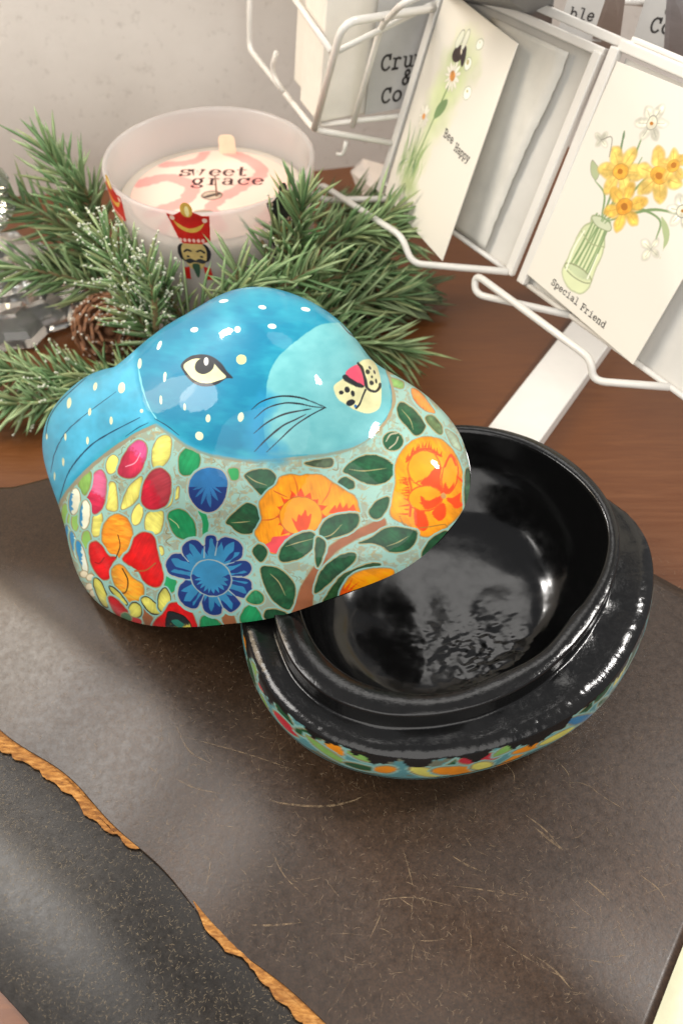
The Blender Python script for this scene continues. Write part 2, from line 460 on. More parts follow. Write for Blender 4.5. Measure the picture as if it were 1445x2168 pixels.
for ta, tb, w, lf, sd, sh in ((-19, -12.0, .40, .0, 1, 0), (-19, -11.3, .34, .09, 12, .18), (-13.4, -10.6, .26, .10, 2, .10), (-12.8, -10.3, .22, .19, 22, .24), (-11.2, -9.5, .22, .16, 3, .08),
                           (-7.2, 3.6, .40, .0, 4, 0), (-5.2, 3.6, .30, .09, 5, .22), (-2.4, 3.6, .26, .18, 6, .36)):
    torn(ta, tb, w*1.3, lf, sd, sh)
# scratches in the leather
t = NT('leather_scratch'); co = t.coords(); n = t.noise(co, 500, 4, .7)
t.set(Base_Color=rgba(150, 126, 96), Roughness=.7, Alpha=t.ramp(n, [(.38, (.0,)*3), (.62, (.55,)*3)]))
rnd = random.Random(11); mb = MB()
def scratch(P, w, zf=None, n=6):
    zf = zf or brown_z
    P = smooth_open(P, n); m = len(P)
    def place(x, y):
        t_ = x*LT[0]+y*LT[1]; s_ = x*LS[0]+y*LS[1]; return (x, y, zf(t_, s_)+.006)
    T = np.gradient(P, axis=0); T /= np.linalg.norm(T, axis=1)[:, None]+1e-9; N = np.c_[-T[:, 1], T[:, 0]]
    hw = w/2*np.sin(np.pi*(np.arange(m)+.35)/(m-.3))[:, None]
    L = P+N*hw; R = P-N*hw
    mb.add([place(*p) for p in L]+[place(*p) for p in R], [(i, i+1, m+i+1, m+i) for i in range(m-1)])
def pxs(*uv): return [at(u, v, BROWN_Z)[:2] for u, v in uv]
for P, w in (([(560, 1692), (600, 1705), (680, 1712), (740, 1702), (780, 1683)], .07), ([(1128, 1752), (1165, 1782), (1206, 1812)], .09),
             ([(1108, 1725), (1150, 1757), (1180, 1790)], .05), ([(945, 1810), (985, 1835), (1020, 1850)], .05), ([(640, 1640), (520, 1600), (380, 1560)], .03),
             ([(950, 1880), (1030, 1890), (1115, 1905)], .035), ([(790, 1910), (870, 1905), (960, 1925)], .03), ([(525, 1950), (580, 1952), (640, 1948)], .06),
             ([(1170, 1605), (1200, 1640), (1205, 1680)], .035), ([(1240, 1660), (1270, 1685), (1320, 1715)], .04), ([(1060, 1610), (1085, 1640), (1085, 1665)], .03),
             ([(980, 1770), (1000, 1800), (1030, 1815)], .03), ([(370, 1530), (400, 1590), (450, 1620)], .035), ([(360, 1640), (410, 1665), (470, 1680)], .03),
             ([(1240, 1865), (1270, 1890), (1290, 1910)], .05), ([(1130, 2030), (1170, 2060), (1205, 2100)], .05), ([(1060, 2000), (1140, 2050), (1200, 2080)], .03),
             ([(870, 2050), (872, 2015), (880, 1990)], .03), ([(780, 1990), (800, 1950), (808, 1925)], .03), ([(430, 1870), (440, 1830), (443, 1800)], .03),
             ([(575, 1800), (600, 1850), (650, 1900)], .03), ([(850, 1800), (862, 1840), (872, 1880)], .04), ([(1350, 1850), (1390, 1880), (1410, 1910)], .04)):
    scratch(pxs(*P), w)
for k in range(130):
    u, v = rnd.uniform(250, 1445), rnd.uniform(1500, 2160)
    p = at(u, v, BROWN_Z)
    s_ = p.x*LS[0]+p.y*LS[1]
    if s_ < 3.2: continue
    a = rnd.gauss(-.65, .7); L = rnd.uniform(.1, .8)*(2.4 if rnd.random() < .12 else 1); cv = rnd.gauss(0, .07)*L
    d = Vector((math.cos(a), math.sin(a))); nn = Vector((-d.y, d.x)); c = Vector(p[:2])
    q = [c-d*L/2, c+nn*cv, c+d*L/2]
    if max(x.x*LT[0]+x.y*LT[1] for x in q) > 4.5: continue
    scratch(q, rnd.uniform(.008, .024))
mb.build('scratches', t.m, jr)
mb = MB()
for k in range(4200):
    u, v = rnd.uniform(-10, 1445), rnd.uniform(1180, 2168)
    p = at(u, v, BROWN_Z); tt_ = p.x*LT[0]+p.y*LT[1]; s_ = p.x*LS[0]+p.y*LS[1]
    if s_ < brown_front(tt_)+.3 or tt_ > 4.6: continue
    a = rnd.uniform(0, 3.14); L = rnd.uniform(.03, .22); d = Vector((math.cos(a), math.sin(a)))*L/2; nn = Vector((-d.y, d.x))*rnd.uniform(-.5, .5); c = Vector(p[:2])
    scratch([c-d, c+nn, c+d], rnd.uniform(.006, .016), n=3)
t = NT('leather_nap'); t.set(Base_Color=rgba(150, 128, 102), Roughness=.7, Alpha=.42)
mb.build('scuffs', t.m, jr)

dk = thing('leather_folder', 'dark grained leather folder edge lying beneath the brown journal cover', 'leather folder', (*lxy(-6, 0), 0))
leather_sheet('cover', -33, 4.2, 110, dark_front, dark_back, dark_z, 40, .25, M_DARK, dk)

mb = MB()
for k in range(7000):
    tt_, s_ = rnd.uniform(-20, 4), rnd.uniform(-2.6, 2.2)
    x, y = lxy(tt_, s_); a = rnd.uniform(0, 3.14); L = rnd.uniform(.03, .13); d = Vector((math.cos(a), math.sin(a)))*L/2; nn = Vector((-d.y, d.x))*rnd.uniform(-.5, .5); c = Vector((x, y))
    scratch([c-d, c+nn, c+d], rnd.uniform(.008, .02), dark_z, 3)
t = NT('leather_fibre'); t.set(Base_Color=rgba(150, 132, 104), Roughness=.7, Alpha=.34)
mb.build('scuffs', t.m, dk)
# torn-edged paper and the grey cloth that show at the lower right corner
pp = MB(); n = 26; V = []
for i in range(n):
    s_ = -1+14*i/(n-1); w = .55+.28*math.sin(s_*1.7)+.16*math.sin(s_*4.1+1)
    for j in range(5):
        q = j/4; t_ = 4.65+(.35+w)*q; x, y = lxy(t_, s_)
        V.append((x, y, .70-.10*q+.05*math.sin(s_*2+q*3)))
b = [(x, y, z-.04) for x, y, z in V]
F = list(map(tuple, grid_faces(n, 5))); F += [tuple(k+len(V) for k in f[::-1]) for f in F]
ring = [j for j in range(5)]+[i*5+4 for i in range(1, n)]+[(n-1)*5+j for j in range(3, -1, -1)]+[i*5 for i in range(n-2, 0, -1)]
F += [(ring[k], len(V)+ring[k], len(V)+ring[(k+1) % len(ring)], ring[(k+1) % len(ring)]) for k in range(len(ring))]
o = mesh_obj('deckle_paper', V+b, F, plain('deckle_paper', (236, 232, 196), .85, .06, 200, .3))
o['label'] = 'cream paper with a torn edge peeking out at lower right'; o['category'] = 'paper'
t = NT('grey_cloth'); co = t.coords((1, 3, 1), (0, 0, .5)); nz = t.noise(co, 260, 4)
t.set(Base_Color=t.ramp(nz, [(.4, rgba(84, 82, 80)), (.6, rgba(150, 148, 144))]), Roughness=.9); t.bump(nz, .5, .05)
mb = MB(); 
mb.quadbox([(*lxy(3.6, -3), .35), (*lxy(12, -3), .35), (*lxy(12, 12), .35), (*lxy(3.6, 12), .35)], .3, (0, 0, 1))
o = mb.build('grey_cloth', t.m, None, False); bevel(o, .1); o['label'] = 'grey flecked cloth at the corner under the cream paper'; o['category'] = 'cloth'

# ------------------------------------------------------------------ rabbit box: the lid
Cc = np.array([-2.590, 18.400, 5.230])
tl, az_ = math.radians(25), math.radians(10)
Nn = np.array([-math.sin(tl)*math.cos(az_), -math.sin(tl)*math.sin(az_), math.cos(tl)])
E1 = np.cross([0, 1, 0], Nn); E1 /= np.linalg.norm(E1); E2 = np.cross(Nn, E1)
MR = np.stack([E1, E2, Nn], 1)
Cc = E1*(-0.171)+E2*18.782+Nn*float(np.dot(np.array(at(620, 1295, 5.3)), Nn))
RW=np.array([0.1092,0.0595,-0.0145,-0.0745,-0.0945,-0.0571,0.0126,0.0675,0.0731,0.0289,-0.0383,-0.058,-0.0121,0.0427,0.049,0.013,-0.0149,-0.0094,0.0097,0.017,0.0086,-0.0048,-0.0113,-0.0069,0.0032,0.0104,0.0105,0.0058,0.0012,0.0028,0.013,0.0276,0.0359,0.0245,-0.0088,-0.0394,-0.0313,0.012,0.036,0.0246,-0.0164,-0.0452,0.0194,0.0373,0.0211,-0.0013,-0.0206,-0.0286,-0.0176,0.0082,0.0352,0.0451,0.0261,-0.0149,-0.0583,-0.0653,-0.0187,0.0979,0.119,-0.1122,-0.1086,-0.0446,0.0391,0.104])
RD=np.array([[-0.862,0.295,0.412],[-0.897,0.238,0.372],[-0.927,0.179,0.33],[-0.95,0.129,0.285],[-0.968,0.06,0.243],[-0.98,-0.013,0.197],[-0.985,-0.088,0.151],[-0.981,-0.163,0.105],[-0.969,-0.239,0.058],[-0.951,-0.31,0.008],[-0.908,-0.419,0.0],[-0.851,-0.525,0.0],[-0.777,-0.63,0.0],[-0.691,-0.723,0.0],[-0.592,-0.806,0.0],[-0.481,-0.877,0.0],[-0.359,-0.933,0.0],[-0.231,-0.973,0.0],[-0.1,-0.995,0.0],[0.031,-1.0,0.0],[0.155,-0.988,0.0],[0.271,-0.963,0.0],[0.375,-0.927,0.0],[0.468,-0.883,0.0],[0.55,-0.835,0.0],[0.621,-0.784,0.0],[0.681,-0.732,0.0],[0.734,-0.679,0.0],[0.783,-0.622,0.0],[0.827,-0.562,0.0],[0.867,-0.498,0.0],[0.903,-0.429,0.0],[0.936,-0.353,0.0],[0.964,-0.268,0.0],[0.985,-0.172,0.0],[0.998,-0.069,0.0],[0.999,0.045,0.0],[0.989,0.15,0.017],[0.971,0.229,0.061],[0.946,0.304,0.112],[0.914,0.366,0.176],[0.877,0.397,0.271],[0.839,0.345,0.42],[0.787,0.36,0.502],[0.728,0.407,0.551],[0.664,0.453,0.595],[0.595,0.491,0.636],[0.522,0.522,0.675],[0.445,0.542,0.713],[0.368,0.55,0.75],[0.287,0.553,0.782],[0.206,0.547,0.812],[0.126,0.53,0.839],[0.044,0.507,0.861],[-0.035,0.472,0.881],[-0.118,0.435,0.893],[-0.198,0.391,0.899],[-0.288,0.362,0.887],[-0.473,0.48,0.739],[-0.592,0.515,0.62],[-0.659,0.486,0.575],[-0.716,0.448,0.536],[-0.767,0.404,0.498],[-0.814,0.352,0.462]])
LX=np.array([-0.171,18.782,7.166,4.976,3.871,-0.19,-0.394,0.926,0.759,3.589,3.892,4.114,2.832,-0.467,-0.163,-5.285,0.775,1.508,4.439,4.658,2.142,0.575,0.873])

def rotm(yaw, pitch):
    cy, sy, cp, sp = math.cos(yaw), math.sin(yaw), math.cos(pitch), math.sin(pitch)
    return np.array([[cy, -sy, 0], [sy, cy, 0], [0, 0, 1]])@np.array([[cp, 0, -sp], [0, 1, 0], [sp, 0, cp]])
LUMPS = [(np.array([0, 0, LX[6]]), LX[2:5], rotm(LX[5], 0)), (LX[7:10], LX[10:13], rotm(LX[13], LX[14])), (LX[15:18], LX[18:21], rotm(LX[21], LX[22]))]
def field(p):
    acc = 0
    for c, a, R in LUMPS:
        q = (p-c)@R/a; l = np.sqrt((q*q).sum(-1)); g_ = np.sqrt(((q/a)**2).sum(-1))
        acc = acc+np.exp(-1.3*np.clip(l*(l-1)/np.maximum(g_, 1e-6), -8, 8))
    return -np.log(acc)/1.3
def lid_radius(d, it=22, r0=None):
    if r0 is None:
        lo = np.full(d.shape[:-1], .3); hi = np.full(d.shape[:-1], 13.)
        for _ in range(it):
            m = (lo+hi)/2; ins = field(d*m[..., None]) < 0
            lo = np.where(ins, m, lo); hi = np.where(ins, hi, m)
        return (lo+hi)/2
    r = r0
    for _ in range(3):
        f0 = field(d*r[..., None]); f1 = field(d*(r+.02)[..., None])
        r = r-np.clip(f0*.02/np.where(np.abs(f1-f0) < 1e-6, 1e-6, f1-f0), -.15, .15)
    return r
def lid_fac(d):
    q = d.reshape(-1, 3); out = np.empty(len(q))
    for k in range(0, len(q), 60000):
        out[k:k+60000] = np.exp(np.exp(-(1-q[k:k+60000]@RD.T)/.09)@RW)
    return out.reshape(d.shape[:-1])
def ldirs(lon, lat):
    L_, T_ = np.meshgrid(lon, lat)
    return np.stack([np.sin(T_)*np.cos(L_), np.sin(T_)*np.sin(L_), np.cos(T_)], -1)
NLON, NLAT = 1100, 540
_l = np.linspace(-np.pi, np.pi, 4001); _w = 1+1.6*np.exp(-((_l+np.pi/2)/1.1)**2); _c = np.r_[0, np.cumsum((_w[1:]+_w[:-1])/2)]
lon = np.interp(np.linspace(0, _c[-1], NLON, endpoint=False), _c, _l); lat = np.linspace(0, np.pi/2, NLAT)
clon = np.linspace(-np.pi, np.pi, 361); clat = np.linspace(0, np.pi/2, 121)
Cr = lid_radius(ldirs(clon, clat))
fi = np.interp(lon, clon, np.arange(361)); i0 = np.minimum(fi.astype(int), 359); ft = fi-i0
fj = np.interp(lat, clat, np.arange(121)); j0 = np.minimum(fj.astype(int), 119); fs_ = fj-j0
r0 = (Cr[j0][:, i0]*(1-ft)+Cr[j0][:, i0+1]*ft)*(1-fs_)[:, None]+(Cr[j0+1][:, i0]*(1-ft)+Cr[j0+1][:, i0+1]*ft)*fs_[:, None]
D_ = ldirs(lon, lat); R_ = lid_radius(D_, r0=r0)*lid_fac(D_)
# hand-modelled unevenness of the papier mache
Lp = D_*R_[..., None]
R_ = R_+.05*(np.sin(Lp[..., 0]*1.3+Lp[..., 1])*np.sin(Lp[..., 1]*1.1-Lp[..., 2]*1.4))
LV = ((D_*R_[..., None]).reshape(-1, 3))@MR.T+Cc
# painting stencil: the lid seen from its decorated side
rel = LV-np.array([0, 0, CAM_H]); cp_, sp_ = math.cos(PITCH), math.sin(PITCH)
dep = rel[:, 1]*cp_-rel[:, 2]*sp_
SX = PW/2+FPX*rel[:, 0]/dep; SY = PH/2-FPX*(rel[:, 1]*sp_+rel[:, 2]*cp_)/dep
n1_ = fbm(SX/16, SY/16, 3); n2_ = fbm(SX/40, SY/40, 4); n3_ = fbm(SX/7, SY/7, 8)
base = np.empty((len(SX), 3)); base[:] = (156, 196, 182)
k_ = np.clip((n1_*.6+n3_*.4-.49)*14, 0, 1)[:, None]; k_ = k_*.6; base = base*(1-k_)+np.array((150, 146, 122))*k_
k_ = np.clip((.05-np.abs(n1_-.52))*30, 0, 1)[:, None]*.6; base = base*(1-k_)+np.array((176, 160, 118))*k_
P_ = Paint(SX, SY, base, aa=1.3)
def Z(x0, y0, k): return lambda P: np.array([(x0+x/k, y0+y/k) for x, y in P], float)
Z3 = Z(80, 600, 3.01); Z4 = Z(500, 600, 2.779); Z5 = Z(80, 880, 3.01); Z6 = Z(500, 880, 2.779)
GOLD = (158, 142, 104); AQUA = (146, 198, 188); INK = (16, 22, 30)
OUT = (2.0, GOLD); HAL = (5.0, AQUA)
def ell(z, cx, cy, rx, ry, rot=0): return z(ellipse(cx, cy, rx, ry, rot))
YEL = (240, 234, 118); LEAF = (26, 84, 50); GRN = (28, 152, 92)
def petal(z, P, col, **k): k.setdefault('rim', .22); k.setdefault('var', .16); P_.poly(z(P) if not isinstance(P, np.ndarray) else P, col, outline=k.pop('outline', OUT), halo=k.pop('halo', HAL), **k)
# background strokes of gold
rs = np.random.RandomState(5)
for q in range(760):
    x, y = rs.uniform(130, 1000), rs.uniform(900, 1330); a = rs.uniform(0, 6.28); l = rs.uniform(6, 20)
    P_.stroke([(x, y), (x+l*math.cos(a), y+l*math.sin(a)), (x+l*1.3*math.cos(a+.9), y+l*1.3*math.sin(a+.9))], rs.uniform(1.0, 2.2), ((128, 116, 84), (176, 156, 104), GOLD, (178, 214, 200))[q % 4], taper=.6, alpha=.85)
# stems
P_.poly(Z6([(330, 1180), (380, 1010), (450, 900), (520, 800), (620, 720), (780, 640), (850, 600), (880, 620), (860, 660), (720, 720), (600, 790), (520, 870), (470, 960), (450, 1080), (440, 1180)]), (158, 96, 62), outline=OUT)
P_.poly(Z5([(640, 1185), (660, 1190), (745, 1310), (740, 1360), (690, 1340)]), (158, 98, 62), outline=OUT)
P_.poly(Z5([(1180, 1240), (1230, 1240), (1265, 1350), (1190, 1355)]), (158, 98, 62), outline=OUT)
P_.stroke(Z5([(1030, 590), (1068, 670), (1062, 790)]), 11, GRN)
# yellow, pink, red and green petals on the left flank
for P in ([(740, 330), (728, 250), (745, 180), (790, 130), (840, 135), (850, 200), (830, 280), (790, 325)], [(440, 590), (445, 500), (455, 435), (490, 430), (505, 500), (505, 600)],
          [(537, 598), (555, 510), (600, 435), (662, 390), (655, 470), (625, 545)], [(690, 730), (685, 660), (710, 615), (795, 610), (795, 690), (770, 750), (720, 752)],
          [(350, 760), (350, 680), (370, 620), (405, 620), (412, 680), (395, 760)], [(870, 530), (885, 465), (900, 460), (895, 520)], [(800, 590), (850, 480), (865, 480), (850, 560)], [(775, 890), (770, 840), (795, 840), (800, 880)]):
    petal(Z5, P, YEL)
petal(Z5, ellipse(475, 310, 35, 60, 14), YEL) if False else P_.poly(ell(Z5, 475, 310, 35, 60, 14), YEL, outline=OUT, halo=HAL)
P_.poly(ell(Z5, 635, 630, 32, 68, 15), YEL, outline=OUT, halo=HAL)
def two(c2, ax, ay, lim, sharp=.12):
    """second colour brushed in from one side"""
    def f(X, Y, d, c):
        q = np.clip(((X*ax+Y*ay)-lim)*sharp+2.2*(fbm(X/6, Y/6, 21)-.5), 0, 1)[:, None]
        return c*(1-q)+np.array(c2, float)*q
    return f
petal(Z5, [(515, 370), (530, 290), (575, 210), (640, 155), (690, 190), (690, 270), (650, 360), (590, 400)], (206, 52, 84), shade=two((226, 92, 150), .707, -.707, -480))
P_.stroke(Z5([(560, 325), (620, 300), (655, 240)]), 2.2, (240, 170, 190))
petal(Z5, [(320, 560), (325, 450), (360, 370), (405, 348), (435, 400), (435, 500), (410, 590), (360, 625)], (206, 44, 80), shade=two((228, 110, 150), .5, -.85, -790))
petal(Z5, [(660, 540), (675, 440), (720, 360), (780, 335), (840, 380), (850, 460), (830, 550), (770, 595), (700, 590)], (214, 36, 62), shade=two((178, 58, 70), .85, -.5, -245))
petal(Z5, [(900, 340), (905, 250), (965, 200), (1020, 230), (1035, 300), (1000, 365), (930, 380)], GRN, shade=two((60, 176, 120), -.2, -1, -975))
petal(Z5, [(830, 640), (870, 600), (940, 610), (1000, 690), (1000, 775), (920, 785), (865, 745)], GRN)
P_.stroke(Z5([(840, 655), (885, 690), (900, 715)]), 2.0, (190, 200, 140))
P_.poly(ell(Z5, 845, 1070, 38, 58), GRN, outline=OUT, halo=HAL); P_.poly(Z5([(1215, 345), (1275, 340), (1275, 400), (1235, 405)]), (22, 160, 80), outline=OUT)
LG = (142, 192, 96)
petal(Z5, [(260, 440), (270, 375), (310, 345), (340, 370), (335, 440), (300, 505)], LG)
for cx, cy, rx, ry in ((175, 630, 20, 65), (208, 668, 14, 48), (240, 672, 22, 60), (310, 790, 28, 55)): P_.poly(ell(Z5, cx, cy, rx, ry), LG, outline=OUT, halo=HAL)
def bluetip(cut, sgn=1):
    def f(X, Y, d, c):
        q = np.clip((sgn*(cut-X)+6*(vnoise(Y/3.2, X/9, 31)-.5))*.35, 0, 1)[:, None]
        return c*(1-q)+np.array((40, 140, 190.))*q
    return f
P_.poly(ell(Z5, 235, 545, 33, 82, 6), (238, 240, 214), outline=OUT, halo=HAL, shade=bluetip(155)); P_.poly(ell(Z5, 300, 630, 32, 92, 4), (238, 240, 214), outline=OUT, halo=HAL, shade=bluetip(176))
for cx, cy, rx, ry, ro, cc in ((200, 770, 18, 75, -12, (206, 226, 180)), (236, 830, 20, 95, -14, (220, 232, 210)), (282, 900, 22, 110, -16, (228, 234, 216))):
    P_.poly(ell(Z5, cx, cy, rx, ry, ro), cc, outline=OUT, halo=HAL, shade=bluetip(80+cx/3.01+1))
for cx, cy in ((295, 1010), (335, 1030), (330, 1090), (355, 1130)): P_.poly(ell(Z5, cx, cy, 22, 20), (238, 228, 196), outline=OUT)
ORG = (244, 160, 44)
def streaks(c2, amt):
    def f(X, Y, d, c):
        q = np.clip((vnoise(X/16, Y/3.5, 41)-.5)*3, 0, 1)[:, None]*amt
        return c*(1-q)+np.array(c2, float)*q
    return f
petal(Z5, [(410, 760), (430, 680), (490, 630), (560, 650), (600, 720), (600, 820), (560, 880), (490, 905), (430, 860)], ORG, shade=streaks((238, 130, 30), .7))
petal(Z5, [(330, 830), (365, 800), (410, 830), (450, 890), (500, 905), (470, 950), (460, 1030), (420, 1045), (370, 1000), (335, 920)], (220, 24, 30))
petal(Z5, [(540, 910), (590, 850), (620, 770), (680, 745), (740, 770), (765, 880), (800, 1010), (790, 1070), (750, 1095), (680, 1060), (640, 990), (580, 950)], (224, 16, 18), shade=two((200, 60, 84), -1, 0, -262))
P_.stroke(Z5([(620, 990), (690, 985), (750, 940)]), 3, (170, 90, 40))
petal(Z5, [(470, 1010), (490, 960), (540, 955), (600, 1030), (670, 1080), (670, 1150), (600, 1195), (520, 1130)], ORG, shade=streaks((240, 190, 60), .8))
P_.stroke(Z5([(512, 760), (525, 830), (500, 905)]), 2, (50, 36, 20)); P_.stroke(Z5([(540, 975), (575, 1050), (560, 1125), (510, 1130)]), 2.4, (50, 36, 20)); P_.stroke(Z5([(365, 935), (395, 940), (425, 905)]), 1.8, (120, 10, 16))
for P in ([(360, 1040), (400, 1060), (440, 1150), (445, 1220), (410, 1195), (370, 1120)], [(455, 1090), (510, 1120), (570, 1200), (520, 1180)], [(580, 1230), (610, 1195), (650, 1210), (660, 1260), (630, 1285), (590, 1270)],
          [(660, 1170), (700, 1160), (760, 1210), (780, 1260), (720, 1255), (680, 1210)], [(770, 1220), (775, 1140), (810, 1100), (840, 1140), (840, 1200), (800, 1250)]):
    petal(Z5, P, (226, 222, 104), outline=(2.2, (70, 66, 50)))
petal(Z5, [(450, 1160), (490, 1160), (560, 1230), (570, 1260), (520, 1280), (475, 1230)], (196, 30, 40)); P_.poly(ell(Z5, 620, 1310, 40, 22, 15), (210, 24, 34), outline=OUT)
P_.poly(ell(Z5, 565, 1285, 36, 24, 30), (60, 120, 80), outline=OUT)
petal(Z5, [(745, 1310), (800, 1260), (840, 1200), (900, 1195), (970, 1240), (1000, 1300), (1010, 1390), (750, 1390)], (222, 20, 26))
P_.poly(Z5([(826, 1262), (870, 1258), (950, 1300), (975, 1380), (832, 1380)]), (30, 40, 44), outline=(2, (20, 20, 20)), shade=two((228, 216, 92), .2, 1, 1397)); P_.poly(Z5([(850, 1310), (890, 1300), (930, 1330), (900, 1350)]), (40, 130, 110))
petal(Z5, [(1290, 1310), (1310, 1240), (1360, 1205), (1410, 1250), (1430, 1310), (1370, 1350)], GRN); petal(Z5, [(1045, 1380), (1045, 1285), (1110, 1285), (1180, 1345), (1160, 1390)], GRN)
P_.poly(ell(Z5, 1410, 1150, 40, 28), (34, 140, 90), outline=OUT)
# blue flowers
MB_ = (44, 128, 172); DB = (16, 52, 118)
def jag(c2, depth, freq, cx, cy, lo=-9, seed=0):
    def f(X, Y, d, c):
        a = np.arctan2(Y-cy, X-cx)*freq; s_ = np.abs((a/np.pi) % 2-1)
        lim = depth*(.35+.9*s_*(.6+.8*hashn(np.floor(a/np.pi), np.zeros_like(a), seed)))
        q = np.clip((lim+d)*.8+.5, 0, 1)[:, None]
        return c*(1-q)+np.array(c2, float)*q
    return f
fx, fy = 80+1105/3.01, 880+1030/3.01
P_.poly(Z5([(820, 940), (850, 890), (905, 880), (930, 895), (922, 840), (960, 800), (1010, 795), (1060, 830), (1075, 770), (1130, 770), (1145, 800), (1190, 775), (1260, 790), (1305, 840), (1295, 905), (1250, 930), (1330, 925), (1362, 975), (1330, 1020), (1260, 1030), (1345, 1045),
             (1362, 1110), (1320, 1160), (1260, 1150), (1290, 1200), (1235, 1252), (1180, 1225), (1165, 1262), (1110, 1268), (1060, 1240), (1040, 1180), (1010, 1228), (945, 1215), (900, 1160), (900, 1095), (940, 1045), (900, 1030), (850, 1015), (825, 985)]),
        MB_, outline=(3, (170, 170, 160)), halo=(8, AQUA), shade=jag(DB, 15, 22, fx, fy, seed=2))
for a, b in (((960, 930), (930, 895)), ((1060, 905), (1062, 835)), ((1130, 890), (1145, 805)), ((1190, 950), (1250, 935)), ((1230, 1025), (1300, 1025)), ((1200, 1100), (1258, 1150)), ((1150, 1160), (1180, 1225)), ((1060, 1140), (1040, 1190)), ((985, 1045), (940, 1045))):
    P_.stroke(Z5([a, b]), 2.6, (150, 170, 176), smooth=False)
P_.poly(ell(Z5, 1105, 1035, 128, 110, 25), MB_, outline=(2.6, (150, 165, 165)), shade=lambda X, Y, d, c: jag(DB, 13, 20, fx, fy, seed=7)(X, Y, d, c)*np.where(Y > fy-6, 1, 0)[:, None]+c*np.where(Y > fy-6, 0, 1)[:, None])
bx, by = 80+1085/3.01, 880+430/3.01
P_.poly(Z5([(960, 470), (990, 380), (1060, 335), (1150, 340), (1205, 400), (1200, 500), (1150, 590), (1080, 615), (1000, 570)]), (38, 112, 170), outline=(3, (176, 170, 150)), halo=HAL,
        shade=lambda X, Y, d, c: np.where((Y > by+8)[:, None], jag((14, 50, 116), 26, 15, bx, by, seed=4)(X, Y, d, c), c))
# dark leaves
def leaf(z, P, vein=None, col=LEAF):
    P_.poly(z(P), col, outline=(2.4, (170, 158, 112)), halo=(5, AQUA), var=.30, vs=12, rim=.30)
    if vein: P_.stroke(z(vein), 2.1, (176, 164, 112), taper=.7)
leaf(Z6, [(630, 330), (650, 295), (710, 250), (790, 230), (870, 250), (930, 300), (920, 350), (870, 395), (790, 405), (720, 380), (665, 345)], [(660, 315), (750, 325), (880, 310)])
leaf(Z6, [(50, 355), (110, 320), (200, 320), (235, 370), (220, 430), (160, 470), (110, 430)], [(60, 350), (110, 385), (180, 410)])
leaf(Z6, [(-60, 625), (0, 560), (60, 515), (120, 540), (140, 620), (90, 690), (20, 690), (-30, 650)], [(-30, 630), (20, 628), (80, 622)])
leaf(Z6, [(600, 385), (640, 362), (690, 390), (690, 425), (640, 432), (605, 415)])
# orange flowers
OR, RD2 = (255, 158, 6), (238, 74, 12)
o1x, o1y = 500+380/2.779, 880+590/2.779
def flame(cx, cy, r0_, r1_, freq, seed, c2=RD2):
    def f(X, Y, d, c):
        a = np.arctan2(Y-cy, X-cx); rr = np.hypot(X-cx, Y-cy); s_ = np.abs((a*freq/np.pi) % 2-1)
        lim = r0_+(r1_-r0_)*s_*(.4+.9*hashn(np.floor(a*freq/np.pi), np.zeros_like(a), seed))
        q = np.clip((lim-rr)*.6, 0, 1)[:, None]
        return c*(1-q)+np.array(c2, float)*q
    return f
petal(Z6, [(110, 690), (150, 610), (135, 520), (180, 450), (230, 410), (260, 360), (330, 345), (370, 355), (420, 345), (500, 350), (560, 390), (640, 440), (700, 480), (718, 540), (715, 575), (600, 580), (500, 610), (470, 660), (400, 690), (320, 710), (260, 780), (240, 810), (190, 800), (140, 740)],
      OR, shade=flame(o1x, o1y, 42, 58, 16, 3))
for P in ([(300, 480), (235, 450), (220, 440)], [(360, 475), (358, 420), (340, 360)], [(270, 580), (210, 610), (150, 615)], [(500, 520), (540, 460), (560, 395)]): P_.stroke(Z6(P), 2.4, (214, 96, 24), taper=.5)
P_.poly(Z6([(540, 575), (560, 550), (580, 525), (590, 550), (610, 510), (625, 545), (650, 515), (660, 545), (690, 520), (705, 560), (712, 576)]), RD2, smooth=False)
P_.poly(Z6([(190, 800), (160, 765), (200, 740), (215, 715), (260, 710), (320, 708), (262, 775), (240, 808)]), (240, 80, 84))
P_.poly(ell(Z6, 380, 590, 122, 110), OR, outline=(1.8, (196, 110, 20)))
P_.poly(Z6([(325, 600), (355, 625), (365, 580), (385, 590), (405, 555), (420, 590), (440, 580), (430, 640), (400, 690), (360, 675)]), RD2)
petal(Z6, [(905, 580), (920, 470), (935, 400), (935, 290), (980, 200), (1050, 140), (1130, 125), (1200, 140), (1270, 200), (1310, 280), (1335, 360), (1340, 480), (1320, 570), (1240, 650), (1180, 700), (1100, 710), (1060, 680), (1000, 640), (950, 620)], OR)
def spikes(z, P, n, ln, col, dx, dy, seed):
    rr = random.Random(seed); Q = smooth_open(z(P), 10)
    for k in range(n):
        q = Q[int(k*(len(Q)-1)/max(1, n-1))]; l = ln*rr.uniform(.6, 1.15); a = rr.uniform(-.25, .25)
        ex, ey = dx*math.cos(a)-dy*math.sin(a), dx*math.sin(a)+dy*math.cos(a); wx_, wy_ = -ey*2.3, ex*2.3
        P_.poly([(q[0]+wx_, q[1]+wy_), (q[0]+ex*l, q[1]+ey*l), (q[0]-wx_, q[1]-wy_)], col, smooth=False, wob=.4)
spikes(Z6, [(1000, 370), (1020, 450), (1010, 580)], 12, 20, RD2, -1, -.1, 1); P_.stroke(Z6([(1015, 370), (1030, 450), (1020, 590)]), 5, RD2)
spikes(Z6, [(1000, 260), (1060, 200), (1130, 190), (1200, 235)], 13, 13, RD2, .1, -1, 2); P_.stroke(Z6([(1000, 270), (1060, 208), (1130, 196), (1205, 240)]), 5, RD2)
